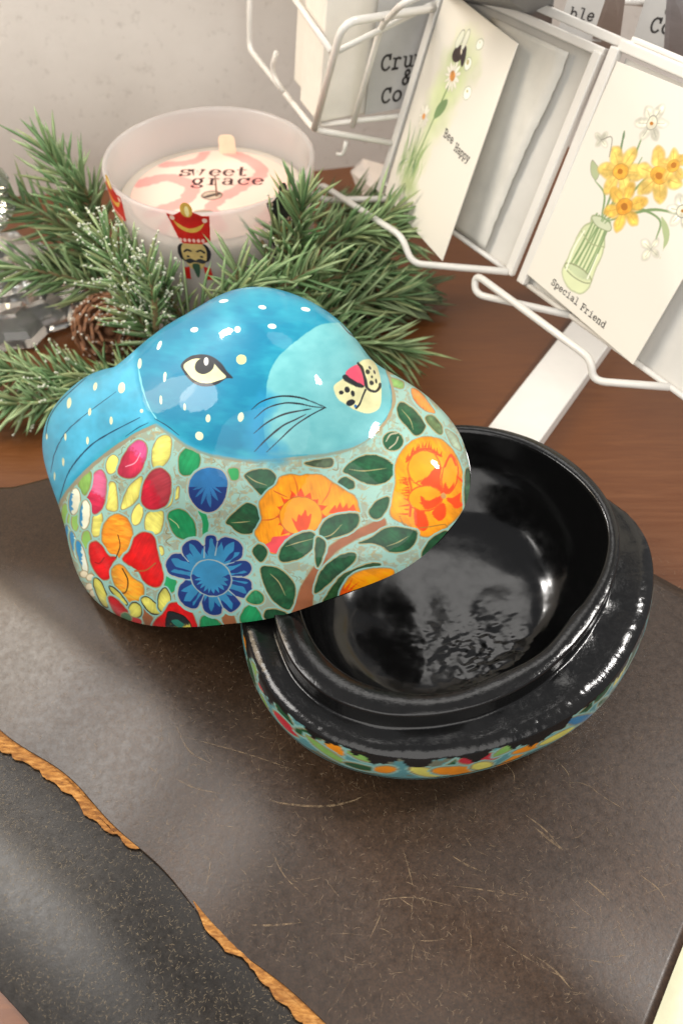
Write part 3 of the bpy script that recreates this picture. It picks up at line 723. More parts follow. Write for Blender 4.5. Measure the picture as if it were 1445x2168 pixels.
P_.poly(Z6([(1050, 540), (1100, 560), (1130, 640), (1100, 680), (1050, 640)]), RD2); P_.poly(Z6([(1200, 520), (1225, 520), (1230, 590), (1190, 620), (1150, 570)]), RD2)
P_.poly(ell(Z6, 1105, 310, 92, 102), OR, outline=(2.6, (226, 84, 18))); spikes(Z6, [(1060, 395), (1130, 375), (1190, 320)], 9, 17, RD2, .55, -.6, 3)
P_.poly(Z6([(1080, 400), (1130, 350), (1190, 290), (1200, 400), (1215, 460), (1140, 420)]), RD2)
P_.poly(ell(Z6, 1255, 350, 42, 105, 8), OR, outline=(2.6, (226, 84, 18))); P_.poly(Z6([(1215, 460), (1228, 390), (1250, 430), (1280, 390), (1270, 440)]), RD2)
P_.poly(ell(Z6, 1110, 485, 96, 70, -5), OR, outline=(2.8, (226, 84, 18))); spikes(Z6, [(1200, 490), (1150, 530), (1090, 520)], 8, 18, RD2, -.7, -.45, 4); P_.poly(Z6([(1080, 470), (1130, 500), (1210, 470), (1180, 530), (1110, 550)]), RD2)
P_.poly(Z6([(1235, 490), (1280, 480), (1320, 450), (1315, 500), (1335, 520), (1290, 545)]), RD2); P_.stroke(Z6([(1300, 360), (1330, 385)]), 4, RD2); P_.stroke(Z6([(1225, 300), (1260, 230), (1290, 290)]), 4, RD2)
P_.poly(ell(Z6, 1217, 472, 16, 18), (206, 150, 90)); P_.stroke(Z6([(1075, 660), (1130, 655), (1220, 640), (1240, 655)]), 2.2, (170, 120, 40)); P_.stroke(Z6([(960, 590), (985, 640), (1040, 665)]), 2.0, (150, 100, 50))
leaf(Z6, [(490, 710), (500, 650), (550, 600), (640, 578), (715, 580), (715, 640), (660, 690), (580, 715), (520, 730)], [(490, 720), (560, 700), (620, 640)])
leaf(Z6, [(255, 850), (260, 790), (310, 730), (390, 690), (450, 690), (470, 730), (440, 790), (370, 840), (290, 860)], [(290, 770), (370, 745), (470, 720)])
leaf(Z6, [(780, 560), (830, 500), (895, 478), (890, 540), (840, 605), (795, 600)])
leaf(Z6, [(720, 750), (790, 720), (860, 670), (940, 655), (1030, 670), (1065, 690), (1040, 760), (980, 800), (900, 800), (860, 770), (800, 750)], [(880, 770), (950, 745), (1010, 710)])
leaf(Z6, [(145, 900), (220, 890), (290, 930), (345, 1000), (340, 1080), (310, 1140), (240, 1110), (180, 1030)], [(200, 930), (250, 980), (290, 1060)])
leaf(Z6, [(460, 1030), (490, 930), (550, 860), (630, 815), (700, 812), (690, 860), (620, 920), (540, 990), (480, 1040)])
leaf(Z6, [(500, 1120), (600, 960), (700, 900), (790, 870), (845, 870), (840, 890), (760, 910), (660, 960), (600, 1040), (580, 1120)], col=(42, 82, 44))
leaf(Z6, [(95, 800), (130, 755), (180, 790), (175, 830), (140, 860)]); leaf(Z6, [(470, 720), (520, 740), (520, 800), (480, 890), (465, 830)])
leaf(Z6, [(170, 1150), (230, 1140), (290, 1160), (320, 1200), (180, 1200)]); leaf(Z6, [(1090, 830), (1130, 740), (1220, 680), (1240, 700), (1170, 790)])
leaf(Z6, [(1345, 330), (1385, 330), (1395, 400), (1375, 500), (1345, 570)], col=(60, 96, 70)); leaf(Z6, [(400, 280), (470, 262), (560, 252), (560, 300), (470, 302)], col=(70, 90, 60))
leaf(Z6, [(60, 1080), (110, 1030), (160, 1060), (150, 1100), (100, 1110)], col=(36, 140, 90))
petal(Z6, [(612, 1085), (620, 1020), (680, 940), (780, 905), (900, 900), (925, 930), (850, 985), (740, 1045), (660, 1090)], OR, shade=lambda X, Y, d, c: flame(500+600/2.779, 880+1100/2.779, 30, 62, 24, 5, (240, 90, 12))(X, Y, d, c))
leaf(Z4, [(945, 740), (970, 700), (1040, 740), (1090, 800), (1110, 850), (1060, 895), (1010, 850), (960, 790)], [(970, 740), (1020, 800), (1040, 860)])
P_.poly(ell(Z4, 920, 928, 60, 56), LEAF, outline=(2.4, (176, 160, 120)), halo=HAL); P_.stroke(Z4([(880, 930), (905, 890), (945, 880)]), 3, (176, 170, 140)); P_.stroke(Z4([(900, 970), (935, 940), (950, 905)]), 3, (176, 170, 140))
petal(Z4, [(850, 520), (900, 550), (975, 580), (975, 620), (890, 590)], LG); petal(Z4, [(1030, 620), (1080, 640), (1140, 720), (1165, 760), (1110, 745), (1050, 690)], (250, 150, 50), shade=two((230, 70, 40), -1, 1, -30))
leaf(Z4, [(1110, 790), (1160, 780), (1210, 850), (1200, 890), (1150, 850)], col=(90, 120, 80)); petal(Z4, [(830, 480), (900, 500), (990, 545), (900, 525)], (236, 200, 150)); petal(Z4, [(1230, 860), (1290, 900), (1320, 980), (1270, 950)], (176, 200, 170))
# the blue head and ear
EDGE5 = [(100, 640), (135, 560), (152, 525), (200, 455), (330, 318), (480, 200), (620, 110), (700, 72), (756, 48)]
HEADB = [tuple(p) for p in Z5([(756, 48), (850, 110), (950, 180), (1080, 235), (1250, 268), (1400, 285)])]+[tuple(p) for p in Z6([(0, 250), (130, 256), (350, 240), (560, 212), (700, 168), (800, 100), (870, 30)])]+[tuple(p) for p in Z4([(892, 770), (915, 700), (905, 600), (862, 480), (800, 395), (760, 350)])]
EARB = [tuple(p) for p in Z5(EDGE5)]
eB = smooth_open(EARB, 8); hB = smooth_open(HEADB, 8)
border = np.r_[eB, hB[1:]]
outer = [(850, 520), (500, 480), (200, 560), (20, 760), (20, 1150)]
P_.stroke(eB, 16, (150, 144, 120), smooth=False, alpha=.85); P_.stroke(hB, 15, (166, 148, 112), smooth=False, alpha=.85)
def bluewash(X, Y, d, c):
    w = fbm(X/60, Y/46, 51); w2 = fbm(X/30+.5*Y/14, Y/9-.2*X/9, 52); edge = np.exp(-np.clip(-d-2, 0, 400)/26.0)
    q = np.clip((w-.5)*1.5+.26+(w2-.5)*.55+edge*.5-.25*np.exp(-((X-470)/150)**2-((Y-830)/110)**2), 0, 1)[:, None]
    return np.array((0, 126, 162.))*(1-q)+np.array((46, 166, 188.))*q
P_.poly(np.r_[border, outer], (10, 140, 188), smooth=False, shade=bluewash, var=0, ident=1, wob=.8)
# ear: its own id left of the seam
P_.poly(np.r_[eB, Z3([(755, 860), (710, 790), (665, 660), (640, 530), (650, 420)]), [(200, 560), (20, 760), (20, 1150)]], (70, 172, 206), smooth=False, alpha=.28, ident=2, soft=4)
P_.stroke(Z3([(640, 530), (665, 660), (710, 790), (755, 860)]), 3, (120, 202, 214), wob=.6)
# pale muzzle patch
def teal(X, Y, d, c):
    w = fbm(X/30, Y/22, 61)[:, None]; return np.array((98, 178, 184.))*(1-w)+np.array((130, 204, 206.))*w
P_.poly(Z4([(540, 236), (470, 255), (350, 340), (250, 430), (195, 530), (178, 620), (172, 720), (160, 850), (210, 985), (400, 1008), (600, 985), (760, 925), (880, 790), (910, 700), (900, 600), (860, 480), (790, 390), (770, 360), (640, 240)]), (124, 204, 208), shade=teal, var=0, soft=1.6)
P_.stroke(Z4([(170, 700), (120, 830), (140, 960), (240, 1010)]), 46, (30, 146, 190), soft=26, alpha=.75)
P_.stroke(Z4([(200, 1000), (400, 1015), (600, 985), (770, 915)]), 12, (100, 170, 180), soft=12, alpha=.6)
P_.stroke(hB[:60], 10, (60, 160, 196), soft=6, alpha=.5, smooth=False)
dl = np.roll(LV.reshape(NLAT, NLON, 3), -1, 1)-np.roll(LV.reshape(NLAT, NLON, 3), 1, 1); dt_ = np.gradient(LV.reshape(NLAT, NLON, 3), axis=0)
P_.front = -(np.cross(dt_, dl)*rel.reshape(NLAT, NLON, 3)).sum(-1).ravel() > 0
P_.front[:NLON*2] = True
# ink lines
for P, w in (([(50, 980), (70, 870), (130, 770), (220, 680), (310, 600)], 2.2), ([(85, 1205), (110, 1080), (180, 950), (300, 840), (500, 690)], 2.0), ([(135, 1390), (200, 1200), (320, 1050), (440, 965), (650, 855)], 3.0), ([(560, 975), (640, 920), (705, 888)], 1.8), ([(745, 862), (820, 905), (900, 968)], 2.2), ([(720, 340), (850, 240), (960, 190)], 1.8)):
    P_.stroke(Z3(P), w, (8, 56, 84), taper=.6)
for P, w in (([(90, 742), (150, 695), (250, 665), (350, 668), (430, 690), (530, 732)], 3.6), ([(105, 797), (180, 735), (280, 705), (370, 708), (450, 725), (530, 732)], 3.2), ([(103, 883), (180, 820), (280, 770), (400, 745), (440, 738)], 3.2), ([(107, 990), (180, 915), (270, 840), (350, 800), (410, 770)], 3.8), ([(178, 993), (260, 915), (340, 840), (430, 780), (510, 737), (530, 732)], 3.0), ([(612, 235), (660, 290), (720, 335), (772, 392)], 2.6)):
    P_.stroke(Z4(P), w, INK, taper=.75)
CRM = (236, 232, 176)
for cx, cy, rx, ry, ro in ((1185, 112, 30, 11, -8), (1430, 152, 25, 12, 8), (997, 295, 25, 16, -10), (1272, 293, 20, 20, 0), (775, 395, 12, 30, 22), (650, 510, 12, 33, 5), (810, 597, 10, 32, 6), (785, 743, 9, 28, -3), (936, 787, 8, 23, 0), (1085, 860, 15, 25, 8), (1293, 852, 18, 30, 10), (1030, 972, 25, 28, -30), (535, 665, 22, 35, 10), (367, 657, 12, 25, 10), (200, 762, 14, 34, 6), (332, 818, 10, 25, 6), (468, 875, 10, 25, 0), (662, 812, 10, 12, 0), (177, 978, 8, 22, 0), (318, 1002, 9, 25, 0), (163, 1138, 8, 25, 0), (58, 975, 6, 18, 0), (108, 1230, 6, 25, 0)):
    P_.poly(ell(Z3, cx, cy, rx, ry, ro), (246, 246, 226) if cy < 420 else (226, 228, 186), wob=.7)
P_.poly(ell(Z3, 1297, 485, 32, 31), (238, 232, 150), wob=.7)
for cx, cy, rx, ry, ro in ((408, 152, 28, 12, 12), (210, 252, 25, 15, 5)): P_.poly(ell(Z4, cx, cy, rx, ry, ro), (246, 246, 226), wob=.7)
# eye
P_.poly(Z3([(912, 525), (935, 490), (985, 460), (1060, 453), (1120, 470), (1170, 510), (1205, 560), (1243, 603), (1200, 606), (1150, 640), (1080, 658), (1010, 645), (960, 605), (930, 565)]), (20, 28, 40), wob=.5, ident=3)
P_.poly(Z3([(930, 520), (985, 484), (1045, 480), (1108, 492), (1128, 516), (1168, 560), (1198, 598), (1140, 622), (1070, 637), (1000, 617), (952, 570)]), CRM, wob=.5)
P_.poly(Z3([(1000, 530), (1015, 495), (1050, 476), (1090, 480), (1122, 505), (1118, 540), (1085, 570), (1045, 578), (1010, 560)]), (24, 28, 34), wob=.5)
P_.poly(ell(Z3, 1073, 497, 14, 26), (248, 248, 240), wob=.3)
# muzzle, nose and mouth
P_.poly(Z4([(573, 620), (585, 590), (640, 550), (715, 470), (770, 445), (812, 465), (838, 520), (852, 600), (850, 700), (830, 745), (770, 765), (700, 745), (640, 710), (595, 675)]), CRM, wob=.5, ident=4)
P_.poly(Z4([(643, 525), (665, 500), (710, 478), (735, 500), (755, 560), (764, 600), (735, 600), (690, 570), (650, 545)]), (206, 32, 72), shade=two((232, 80, 110), .5, -1, -520), wob=.5, ident=5)
P_.poly(Z4([(625, 545), (645, 538), (690, 570), (748, 600), (740, 614), (700, 606), (650, 580), (630, 565)]), INK, wob=.4)
P_.stroke(Z4([(715, 470), (738, 500), (756, 560), (766, 608)]), 6.5, INK); P_.stroke(Z4([(765, 610), (790, 630), (820, 635), (842, 612), (845, 592)]), 5, INK); P_.stroke(Z4([(760, 625), (745, 660), (725, 710), (705, 733)]), 3.8, INK)
for cx, cy, rx, ry, ro in ((617, 642, 14, 12, 0), (652, 625, 15, 18, -20), (685, 648, 11, 18, -10), (672, 702, 27, 18, -20), (772, 520, 13, 15, -30), (785, 497, 6, 11, -30), (812, 522, 6, 13, -20), (797, 550, 6, 8, 0), (795, 585, 12, 14, -30), (822, 575, 6, 15, -10)):
    P_.poly(ell(Z4, cx, cy, rx, ry, ro), INK, wob=.5)
P_.poly(ell(Z4, 700, 722, 8, 10), (30, 110, 180), wob=.3)

M_LACQ = painted('lacquered_paint', .5, .5, .34, 100)
tn = M_LACQ.node_tree; bs = tn.nodes['Principled BSDF']; bs.inputs['Coat Roughness'].default_value = .05; bs.inputs['Specular IOR Level'].default_value = .25
bn = [n for n in tn.nodes if n.type == 'BUMP'][0]; tn.links.new(bn.outputs[0], bs.inputs['Coat Normal'])
mx = tn.nodes.new('ShaderNodeMix'); mx.data_type = 'RGBA'; mx.blend_type = 'MULTIPLY'; mx.inputs[0].default_value = 1; mx.inputs[7].default_value = (.85, .85, .85, 1)
tn.links.new([n for n in tn.nodes if n.type == 'ATTRIBUTE'][0].outputs[0], mx.inputs[6]); tn.links.new(mx.outputs[2], bs.inputs['Base Color'])
M_BLACK = NT('black_lacquer'); co = M_BLACK.coords(); n_a = M_BLACK.noise(co, 70, 5, .6); n_b = M_BLACK.noise(co, 520, 4, .7)
M_BLACK.set(Base_Color=M_BLACK.ramp(n_a, [(.35, (.003, .003, .003)), (.75, (.006, .0057, .0054))]), Roughness=M_BLACK.ramp(n_b, [(.3, (.08,)*3), (.75, (.24,)*3)]))
hh = M_BLACK.add('ShaderNodeMath', operation='MULTIPLY_ADD'); M_BLACK.link(n_b, hh.inputs[0]); hh.inputs[1].default_value = .45; M_BLACK.link(n_a, hh.inputs[2])
M_BLACK.bump(hh.outputs[0], .26, .08); M_BLACK = M_BLACK.m
t = NT('smooth_black_lacquer'); co = t.coords(); n_a = t.noise(co, 38, 4, .55); n_b = t.noise(co, 240, 3)
t.set(Base_Color=(.004, .004, .004, 1), Roughness=t.ramp(n_b, [(.3, (.10,)*3), (.75, (.22,)*3)])); t.bump(n_a, .10, .12); M_BLACKIN = t.m

lid = thing('papier_mache_rabbit', 'painted rabbit shaped box top with blue head and orange flowers, leaning off the black bowl', 'trinket box', tuple(Cc))
LF = grid_faces(NLAT, NLON, True)
fid = P_.id[LF[:, 0]]
lin = P_.linear()
def lid_part(name, sel, parent):
    Fs = LF[sel]; used = np.unique(Fs); rm = np.full(len(LV), -1); rm[used] = np.arange(len(used))
    return mesh_obj(name, LV[used], rm[Fs].astype(np.int32), M_LACQ, parent, True, lin[used])
lid_part('body', fid == 0, lid)
head = lid_part('head', fid == 1, lid)
lid_part('ear', fid == 2, lid)
lid_part('eye', fid == 3, head); muz = lid_part('muzzle', fid == 4, head); lid_part('nose', fid == 5, head)
# black inside of the lid
il = np.linspace(-np.pi, np.pi, 120, endpoint=False); ilat = np.linspace(0, np.pi/2, 40)
Di = ldirs(il, ilat); Ri = lid_radius(Di)*lid_fac(Di)
inner = (Di*(Ri*.945)[..., None]).reshape(-1, 3); rim = (Di[-1]*(Ri[-1]*.997)[:, None])-np.array([0, 0, .03])
rim_in = (Di[-1]*(Ri[-1]*.945)[:, None])-np.array([0, 0, .03])
A_ = np.r_[inner, rim_in, rim]@MR.T+Cc
mesh_obj('lining', A_, grid_faces(42, 120, True), M_BLACKIN, lid)

# ------------------------------------------------------------------ rabbit box: the black bowl
BC = np.array([3.9, 14.7]); BZ = 1.22
def polar(pts, z, extra=()):
    Q = np.array([at(u, v, z)[:2] for u, v in pts]+list(extra))-BC
    a = np.arctan2(Q[:, 1], Q[:, 0]); r = np.hypot(Q[:, 0], Q[:, 1]); o = np.argsort(a)
    return np.r_[a[o]-2*np.pi, a[o], a[o]+2*np.pi], np.r_[r[o], r[o], r[o]]
LIPZ, LEDZ = 5.15, 4.35
NB = 480
TH = np.linspace(-np.pi, np.pi, NB, endpoint=False)
def loop(pts, z, extra=(), sm=10):
    a, r = polar(pts, z, extra); R = np.interp(TH, a, r)
    for _ in range(sm*34):
        R = (np.roll(R, 1)+2*R+np.roll(R, -1))/4
    return R
lipR = loop([(590, 1335), (640, 1440), (690, 1475), (760, 1500), (880, 1512), (1000, 1492), (1100, 1450), (1200, 1370), (1260, 1290), (1300, 1200), (1312, 1130), (1290, 1060), (1245, 1005), (1200, 970), (1140, 932), (1080, 910), (1020, 901), (970, 899)], LIPZ, [(1.4, 21.2), (-.6, 19.0), (-2.0, 16.2)])
innR = loop([(640, 1300), (690, 1400), (760, 1442), (890, 1467), (1050, 1420), (1200, 1300), (1270, 1200), (1290, 1130), (1270, 1060), (1180, 980), (1110, 938), (1050, 917), (975, 908)], LIPZ, [(1.7, 20.9), (-.1, 18.7), (-1.3, 16.1)])
innR = np.minimum(innR, lipR-.18)
ledR = loop([(525, 1340), (560, 1450), (640, 1540), (760, 1590), (880, 1605), (1000, 1590), (1130, 1550), (1250, 1480), (1340, 1360), (1378, 1190), (1372, 1130), (1345, 1070)], LEDZ, [(9.4, 18.6), (8.0, 20.7), (6.0, 22.0), (4.2, 22.4), (1.2, 22.2), (-1.6, 20.0), (-3.2, 16.6)])
ledR = np.maximum(ledR, lipR+.5)
wob = .05*np.sin(TH*7+1)+.04*np.sin(TH*13)+.03*np.sin(TH*23+2)
def ring(R, z):
    z = np.broadcast_to(z, TH.shape); return np.c_[BC[0]+R*np.cos(TH), BC[1]+R*np.sin(TH), z]
bowl = thing('lacquered_bowl', 'open black lacquered bowl of the rabbit box with a painted outside', 'bowl', (BC[0], BC[1], BZ))
# outside: painted
prof = [(1.0, LEDZ-.02), (1.008, LEDZ-.18), (1.016, LEDZ-.42), (1.025, LEDZ-.75), (1.026, LEDZ-1.15), (1.0, LEDZ-1.6), (.95, LEDZ-2.1), (.86, LEDZ-2.6), (.74, LEDZ-2.95), (.5, BZ+.02)]
qz = np.linspace(0, 1, 90); pr = np.array(prof); ss_ = np.linspace(0, 1, len(prof))
fr = np.interp(qz, ss_, pr[:, 0]); fz = np.interp(qz, ss_, pr[:, 1])
for _ in range(8): fr[1:-1] = (fr[:-2]+2*fr[1:-1]+fr[2:])/4; fz[1:-1] = (fz[:-2]+2*fz[1:-1]+fz[2:])/4
OV = np.concatenate([ring(ledR*f+.02*wob, z) for f, z in zip(fr, fz)])
arcl = np.cumsum(np.r_[0, np.linalg.norm(np.diff(ring(ledR, 0)[:, :2], axis=0), axis=1)])
Xb = np.tile(arcl, 90)*60; dz = np.r_[0, np.cumsum(np.hypot(np.diff(fr)*6, np.diff(fz)))]; Yb = np.repeat(dz, NB)*60
g1 = fbm(Xb/22, Yb/22, 3); bb = np.empty((len(Xb), 3)); bb[:] = (92, 152, 156)
k_ = (np.clip((g1-.5)*12, 0, 1)*(Yb < 64))[:, None]; bb = bb*(1-k_)+np.array((120, 124, 104))*k_
PB = Paint(Xb, Yb, bb, 1.6); rs = np.random.RandomState(8); x = 0
cols = [(26, 84, 50), (26, 84, 50), (206, 44, 60), (232, 224, 110), (250, 150, 20), (60, 130, 176), (140, 190, 96)]
while x < arcl[-1]*60:
    for yy in (rs.uniform(4, 16), rs.uniform(34, 52)):
        c_ = cols[rs.randint(len(cols))]; w_ = rs.uniform(14, 52)
        if rs.rand() < .25: continue
        PB.poly(ellipse(x+rs.uniform(-6, 6), yy+rs.uniform(-6, 8), w_, rs.uniform(7, 15), rs.uniform(-40, 40)), c_, outline=(3, GOLD), halo=(7, AQUA))
    x += rs.uniform(44, 66)
PB.stroke(np.c_[np.linspace(0, arcl[-1]*60, 200), 66+3*np.sin(np.linspace(0, 40, 200))], 5, (60, 64, 50), smooth=False)
# chipped black varnish along the rim
ch = (Yb < 22*np.clip(fbm(Xb/34, Yb*0, 77)-.42, 0, 1)*3+5*vnoise(Xb/5, Yb/5, 78)); PB.c[ch] = (14, 13, 13)
PB.c *= .85
mesh_obj('painted_wall', OV, grid_faces(90, NB, True)[:, ::-1].copy(), M_LACQ, bowl, True, PB.linear())
mesh_obj('foot', np.r_[ring(ledR*.5, BZ+.02), [[BC[0], BC[1], BZ]]], [((i+1) % NB, i, NB) for i in range(NB)], M_BLACK, bowl)
# ledge and raised lip
chip = .035*np.abs(np.sin(TH*61+3*np.sin(TH*9)))*np.abs(np.sin(TH*17))
rows = [ring(ledR*1.0+.02*wob, LEDZ-.02), ring(ledR-.06+.02*wob, LEDZ+.05+chip), ring(ledR*.6+(lipR+.1)*.4, LEDZ+.10+wob*.3+.012*np.sin(TH*37)*np.sin(TH*11)), ring(lipR+.14, LEDZ+.04+wob*.3), ring(lipR+.07, LEDZ+.06), ring(lipR+.05, LEDZ+.12),
        ring(lipR+.03, LIPZ-.10), ring(lipR+.012, LIPZ-.02), ring(lipR-.03, LIPZ+.01+wob*.15), ring((lipR+innR)/2, LIPZ+.015), ring(innR+.05, LIPZ), ring(innR, LIPZ-.04), ring(innR-.03, LIPZ-.14)]
RV = np.concatenate(rows)
mesh_obj('lip', RV, grid_faces(len(rows), NB, True), M_BLACK, bowl)
# inside
pin = [(1.0, LIPZ-.12), (.995, LIPZ-.5), (.985, LIPZ-1.0), (.965, LIPZ-1.5), (.93, LIPZ-2.0), (.87, LIPZ-2.5), (.79, LIPZ-2.9), (.68, LIPZ-3.2), (.54, LIPZ-3.35), (.38, LIPZ-3.42), (.2, LIPZ-3.45), (.06, LIPZ-3.45)]
pi_ = np.array(pin); NI = 200; q2 = np.linspace(0, 1, NI); ir = np.interp(q2, np.linspace(0, 1, len(pin)), pi_[:, 0]); iz = np.interp(q2, np.linspace(0, 1, len(pin)), pi_[:, 1])
for _ in range(50): ir[1:-1] = (ir[:-2]+2*ir[1:-1]+ir[2:])/4; iz[1:-1] = (iz[:-2]+2*iz[1:-1]+iz[2:])/4
base_ = innR.copy()
for _ in range(1500): base_ = (np.roll(base_, 1)+2*base_+np.roll(base_, -1))/4
IV = np.concatenate([ring(((innR-.03)*np.clip((f-.75)/.25, 0, 1)+(base_-.05)*(1-np.clip((f-.75)/.25, 0, 1)))*f, z) for f, z in zip(ir, iz)])
sel = np.clip((LIPZ-2.4-IV[:, 2])/1.0, 0, 1)
IV[:, 2] += sel*.08*(fbm(IV[:, 0]*.7+3, IV[:, 1]*.7, 5, 1)-.5)*2+sel*.04*np.exp(-((IV[:, 0]-4.9)/2.2)**2-((IV[:, 1]-13.9)/1.6)**2)*(fbm(IV[:, 0]*2.2+IV[:, 1], IV[:, 1]*3.4-IV[:, 0]*1.2, 9, 2)-.5)*2
IV = np.r_[IV, [[BC[0], BC[1], IV[-NB:, 2].mean()]]]
mesh_obj('inside', IV, [tuple(f) for f in grid_faces(NI, NB, True)]+[((NI-1)*NB+i, (NI-1)*NB+(i+1) % NB, NI*NB) for i in range(NB)], M_BLACKIN, bowl)

# ------------------------------------------------------------------ scented candle
KX, KY = -6.2, 36.45
candle = thing('scented_candle', 'frosted glass candle jar with a red hatted nutcracker print and pink wax cover', 'candle', (KX, KY, 0))
t = NT('frosted_glass'); co = t.coords(); nz = t.noise(co, 200, 3)
t.set(Base_Color=rgba(234, 232, 230), Roughness=.18, Coat_Weight=.5, Coat_Roughness=.1)
tr = t.add('ShaderNodeBsdfTranslucent'); tr.inputs[0].default_value = rgba(234, 230, 228)
tp = t.add('ShaderNodeBsdfTransparent'); tp.inputs[0].default_value = (.95, .93, .92, 1)
m1 = t.add('ShaderNodeMixShader'); m2 = t.add('ShaderNodeMixShader')
m1.inputs[0].default_value = .45; t.link(t.b.outputs[0], m1.inputs[1]); t.link(tr.outputs[0], m1.inputs[2])
m2.inputs[0].default_value = .48; t.link(m1.outputs[0], m2.inputs[1]); t.link(tp.outputs[0], m2.inputs[2]); t.link(m2.outputs[0], t.out.inputs[0])
M_FROST = t.m
RZ = 9.0
op = [(0, .05), (4.2, .05), (4.5, .2), (4.62, .6), (4.78, 4), (4.9, RZ-.5), (4.95, RZ-.14), (4.93, RZ-.03), (4.84, RZ), (4.74, RZ-.03), (4.69, RZ-.14), (4.64, RZ-.6), (4.55, 4), (4.4, .8), (4.2, .5), (0, .45)]
V, F = lathe(op, 96, (KX, KY, 0)); mesh_obj('glass', V, F, M_FROST, candle)
WZ = 7.1
t = NT('candle_wax'); t.set(Base_Color=rgba(206, 196, 182), Roughness=.5, Subsurface_Weight=.3, Subsurface_Radius=(.004, .003, .002)); 
V, F = lathe([(0, .55), (4.1, .6), (4.35, .9), (4.5, 4), (4.58, WZ-.06), (4.5, WZ), (4.2, WZ-.03), (0, WZ-.03)], 80, (KX, KY, 0)); mesh_obj('wax', V, F, t.m, candle)
# printed dust cover on the wax
n = 150; rr = np.linspace(0, 4.02, n); aa = np.linspace(0, 2*np.pi, 260, endpoint=False)
Rg, Ag = np.meshgrid(rr, aa, indexing='ij'); X = (Rg*np.cos(Ag)).ravel(); Y = (Rg*np.sin(Ag)).ravel()
PD = Paint(X*50, Y*50, (244, 206, 188), 2)
for P, w in (([(-190, 40), (-120, 70), (-60, 30), (-70, -40), (-140, -90)], 36), ([(20, 190), (80, 150), (110, 90), (60, 20), (0, -60), (30, -150)], 34), ([(120, -160), (140, -80), (210, 0)], 34), ([(-40, 200), (-60, 150), (-140, 130)], 26), ([(-110, -190), (-90, -120), (-30, -110)], 28)):
    PD.stroke(P, w, (236, 160, 150), soft=4)
PD.poly(ellipse(-4, -12, 26, 21), (120, 104, 90), ident=1); PD.poly(ellipse(-4, -12, 22, 17), (196, 172, 150)); PD.stroke([(-20, -20), (12, -4)], 9, (70, 58, 50))  # wick hole, with the wick's shadow painted in as a dark stroke
PD.poly(ellipse(-16, -85, 24, 10), (150, 132, 116))
CV = np.c_[KX+X, KY+Y, np.full(len(X), WZ+.03)]
cover = mesh_obj('dust_cover', CV, grid_faces(n, 260, True), painted('printed_cover', .55), candle, True, PD.linear())
tabm = plain('cover_tab', (250, 226, 196), .6)
mb = MB(); tx, ty = KX+.35, KY+3.72
prof_t = fillet([(tx-.42, ty, WZ+.03), (tx-.42, ty, WZ+1.0), (tx+.42, ty, WZ+1.0), (tx+.42, ty, WZ+.03)], .3)
mb.quadbox(prof_t, .04, (0, -1, 0)); mb.build('pull_tab', tabm, cover, False)
M_INK = plain('print_ink', (74, 46, 46), .6, .15)
mb = MB(); pl = lambda x, y: (KX+x, KY+y, WZ+.045)
wd = {'s': .8, 'w': 1.25, 'e': .95, 't': .8, 'g': 1.1, 'r': .9, 'a': 1.05, 'c': .95}
lettering(mb, 'sweet', pl, -1.95, 1.55, 1.2, .60, .10, .55, wd)
lettering(mb, 'grace', pl, -1.25, .72, 1.2, .62, .10, .55, wd)
mb.build('lettering', M_INK, cover, False)
mb = MB(); mb.tube([(KX+.16, KY-.3, WZ), (KX+.18, KY-.3, WZ+.45), (KX+.2, KY-.28, WZ+.85), (KX+.2, KY-.28, WZ+1.05)], [.05, .045, .05, .04], 8)
mb.build('wick', plain('cotton_wick', (150, 126, 112), .9, .3, 900), candle)
# nutcracker prints on the glass
def nut_paint(P_, R_):
    dark_ = R_[0] < 100
    G_ = (216, 170, 74); K_ = (36, 34, 42)
    if dark_: G_ = (60, 54, 54)
    P_.poly(ellipse(-46, -12, 26, 46), K_, ident=1); P_.poly(ellipse(46, -12, 26, 46), K_, ident=1)
    P_.poly([(-52, 10), (-50, -40), (-30, -85), (0, -100), (30, -85), (50, -40), (52, 10), (30, 40), (-30, 40)], (202, 172, 110), ident=1)
    P_.poly([(-62, -90), (-30, -82), (-34, -150), (-66, -150)], R_, ident=1, smooth=False); P_.poly([(30, -80), (62, -88), (66, -150), (32, -150)], R_, ident=1, smooth=False)
    P_.poly([(-91, 175), (-60, 168), (-30, 186), (0, 200), (30, 186), (60, 170), (91, 168), (78, 46), (40, 34), (-40, 34), (-52, 44)], R_, smooth=False, ident=1)
    P_.poly(ellipse(0, 196, 26, 34), G_, ident=1); P_.poly(ellipse(2, 190, 9, 24), (246, 226, 160))
    P_.poly([(-66, 150), (-46, 110), (0, 88), (46, 104), (70, 150), (56, 128), (0, 108), (-44, 128)], G_); P_.poly(ellipse(-66, 154, 11, 11), (244, 206, 186)); P_.poly(ellipse(68, 146, 11, 11), (244, 206, 186))
    for k in range(6): P_.poly(ellipse(-48+k*19, 50, 7, 9), (240, 190, 176))
    P_.stroke([(-42, -8), (-28, 2), (-12, -2)], 9, K_); P_.stroke([(14, -4), (30, 2), (44, -8)], 9, K_)
    P_.poly(ellipse(-28, -30, 7, 5), K_); P_.poly(ellipse(30, -30, 7, 5), K_)
    P_.poly([(-46, -52), (-20, -40), (0, -48), (20, -40), (46, -52), (30, -66), (0, -58), (-30, -66)], (46, 50, 56))
    P_.poly([(-16, -70), (16, -70), (10, -120), (0, -140), (-10, -120)], (52, 80, 62), ident=1)
nu, nv = 150, 260
